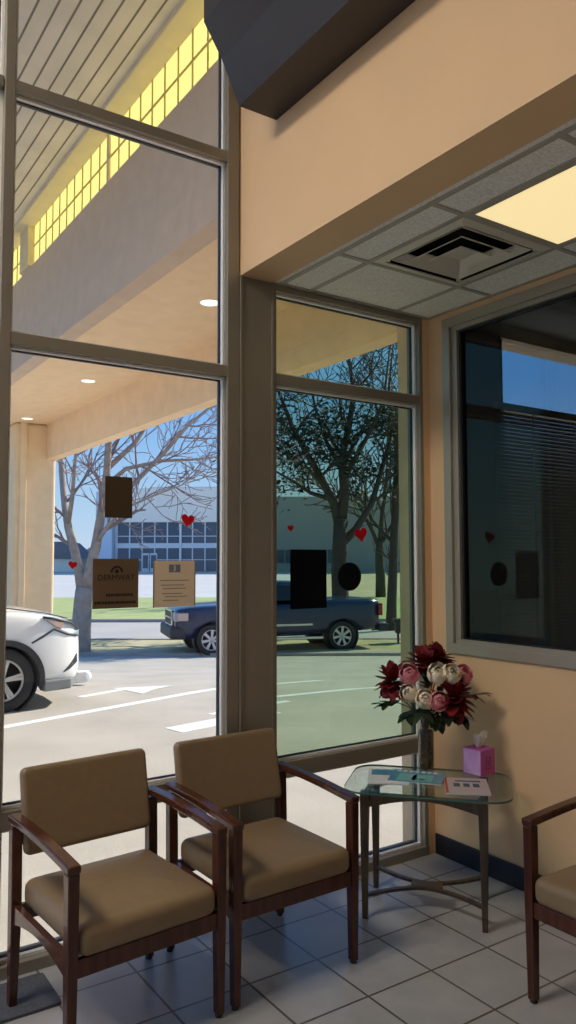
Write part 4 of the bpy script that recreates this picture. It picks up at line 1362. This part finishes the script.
tree('evergreen_tree', (340 - 288) * k2, 25.5, 'big dark leafy tree behind the pickup truck', [
    (q1((340, 640), (340, 600), (339, 570), (340, 545), (341, 520), **A2), .30, .24, 0),
    (q1((340, 530), (334, 505), (322, 480), (306, 455, -.5), (292, 430, -.8), (280, 400, -1), **A2), .17, .05, 8),
    (q1((341, 522), (345, 495), (342, 460), (350, 425), (356, 390, .5), (352, 350, .8), **A2), .19, .05, 9),
    (q1((342, 545), (356, 530), (372, 505), (384, 470, .6), (396, 430, 1), (405, 395, 1.2), **A2), .14, .04, 8),
    (q1((339, 500), (350, 470), (366, 440, -.8), (380, 410, -1.2), (385, 370, -1.3), **A2), .11, .03, 6),
    (q1((331, 500), (312, 492, .8), (296, 480, 1.2), (272, 465, 1.5), **A2), .09, .03, 6),
    (q1((342, 470), (328, 440, .6), (318, 405, 1), (310, 370, 1.2), **A2), .09, .03, 6),
], M['darkbark'], M['darkbark'], 11, lev=3, fol=.75, folm=M['foliage'], nleaf=14, folmax=7.7, minr=.012, blen=1.8)
k3 = 46.0 / 773
A3 = dict(sc=k3, x0=380, y0=598)
tree('bare_tree', (380 - 288) * k3, 46.0, 'slim bare tree in the far grass, right of the black oval sticker', [
    (q1((380, 600), (380, 575), (379, 555), (380, 540), **A3), .32, .22, 0),
    (q1((379, 548), (372, 530), (362, 510), (352, 490), **A3), .15, .06, 6),
    (q1((380, 542), (382, 515), (386, 490), (388, 460), **A3), .16, .06, 6),
    (q1((380, 545), (392, 525), (402, 500), (410, 480), **A3), .13, .05, 5)], M['darkbark'], M['darkbark'], 21, lev=3, minr=.03, blen=3.2)
k4 = 27.6 / 773
A4 = dict(sc=k4, x0=391, y0=630)
tree('leaning_tree', (391 - 288) * k4, 27.6, 'leaning trunk at the street edge behind the truck tail', [
    (q1((390, 632), (391, 600), (393, 560), (395, 520), (398, 480, .3), (400, 440, .6), **A4), .20, .10, 4),
    (q1((396, 500), (404, 470), (412, 445), (424, 415), **A4), .10, .04, 4),
    (q1((399, 450), (392, 420), (390, 390), (394, 350), **A4), .09, .03, 4)], M['darkbark'], M['darkbark'], 31, lev=3, fol=.25, folm=M['dryfol'], nleaf=8, minr=.013, blen=1.7)

# ------------------------------------------------------------------ buildings beyond the street
BD = 96.0
kb = BD / 773
def bpt(px): return (px - 288) * kb
org = gp(0, BD); zb = terr(BD)
bd = empty('office_building', (org.x, org.y, zb), -YAW)
tag(bd, 'long pale office building with a two-storey blue glass front across the street', 'building')
def bz(py): return (572 - py) * kb
MB().box(bpt(112), bpt(262), 0, 30, bz(522), bz(488)).box(bpt(112), bpt(262), .6, 30, 0, bz(522)).build('wall', M['bwall'], bd)
MB().box(bpt(262), bpt(440), -.5, 30, 0, bz(497)).build('grey_wall', M['bgrey'], bd)
MB().box(bpt(98), bpt(114), -1.2, 20, 0, bz(492)).build('blue_tower', M['bblue'], bd)
x = 117
while x < 258:
    for a, b in ((522, 543), (548, 571)):
        MB().box(bpt(x), bpt(x + 11.6), .40, .55, bz(b), bz(a)).build('window_pane', M['bglass'], bd)
    x += 12.6
m2 = MB()
x = 117
while x < 262:
    m2.box(bpt(x) - .12, bpt(x) - .0 + .02, .25, .6, 0, bz(521)); x += 12.6
m2.box(bpt(179.5), bpt(181.5), -.2, .6, 0, bz(521)); m2.box(bpt(115), bpt(262), .15, .6, bz(548), bz(543)); m2.box(bpt(115), bpt(262), .25, .6, bz(536.4), bz(535.6)); m2.box(bpt(115), bpt(262), .25, .6, bz(560), bz(559.2))
m2.build('mullions', M['bwhite'], bd)
for x in (142, 150):
    MB().box(bpt(x), bpt(x + 7), .2, .5, 0, bz(553)).build('door', M['bwhite'], bd)
    MB().box(bpt(x + 1), bpt(x + 6), .12, .22, .5, bz(555)).build('door_pane', M['bglass'], bd)
for k in range(6):
    x = 275 + k * 10.5
    MB().box(bpt(x), bpt(x + 9), -.6, -.4, bz(563), bz(550)).build('window_pane', M['bglass'], bd)
MB().box(bpt(150), bpt(262), .0, 29, bz(488), bz(486.5)).build('parapet', M['bwhite'], bd)
hp = gp(-235 * 100 / 773, 100)
hb = empty('house', (hp.x, hp.y, terr(100)), -YAW)
tag(hb, 'distant low house with a grey hipped roof left of the forked tree', 'house')
MB().box(-5, 3, 0, 8, 0, 1.7).build('wall', M['bwall'], hb)
MB().prism([(-5.6, 1.7), (3.6, 1.7), (1.2, 3.9), (-2.8, 3.9)], -.5, 8.5, 'XZ').build('roof', M['roof'], hb)
def lumps(name, label, cells, material):
    m2 = MB()
    for (s, d, w_, h_) in cells:
        p = gp(s, d)
        rr = random.Random(int(s * 13 + d))
        ring = []
        nu, nv = 14, 6
        rings = []
        for j in range(nv + 1):
            ph = PI / 2 * j / nv
            rings.append([Vector((p.x + w_ * math.cos(ph) * math.cos(2 * PI * k / nu) * rr.uniform(.85, 1.15), p.y + w_ * math.cos(ph) * math.sin(2 * PI * k / nu) * rr.uniform(.85, 1.15), p.z - .3 + h_ * math.sin(ph) * rr.uniform(.9, 1.1) + .02)) for k in range(nu)])
        m2.loft(rings[:-1] + [[v_ * .02 + sum(rings[-1], Vector()) / nu * .98 for v_ in rings[-1]]])
    o_ = m2.build(name, material)
    tag(o_, label, 'trees', kind='stuff')
lumps('treeline', 'grey-brown wintry tree line on the horizon', [(s + rnd.uniform(-3, 3), 190 + rnd.uniform(0, 25), rnd.uniform(6, 10), rnd.uniform(4.0, 6.0)) for s in range(-180, 190, 9)], M['treeline'])
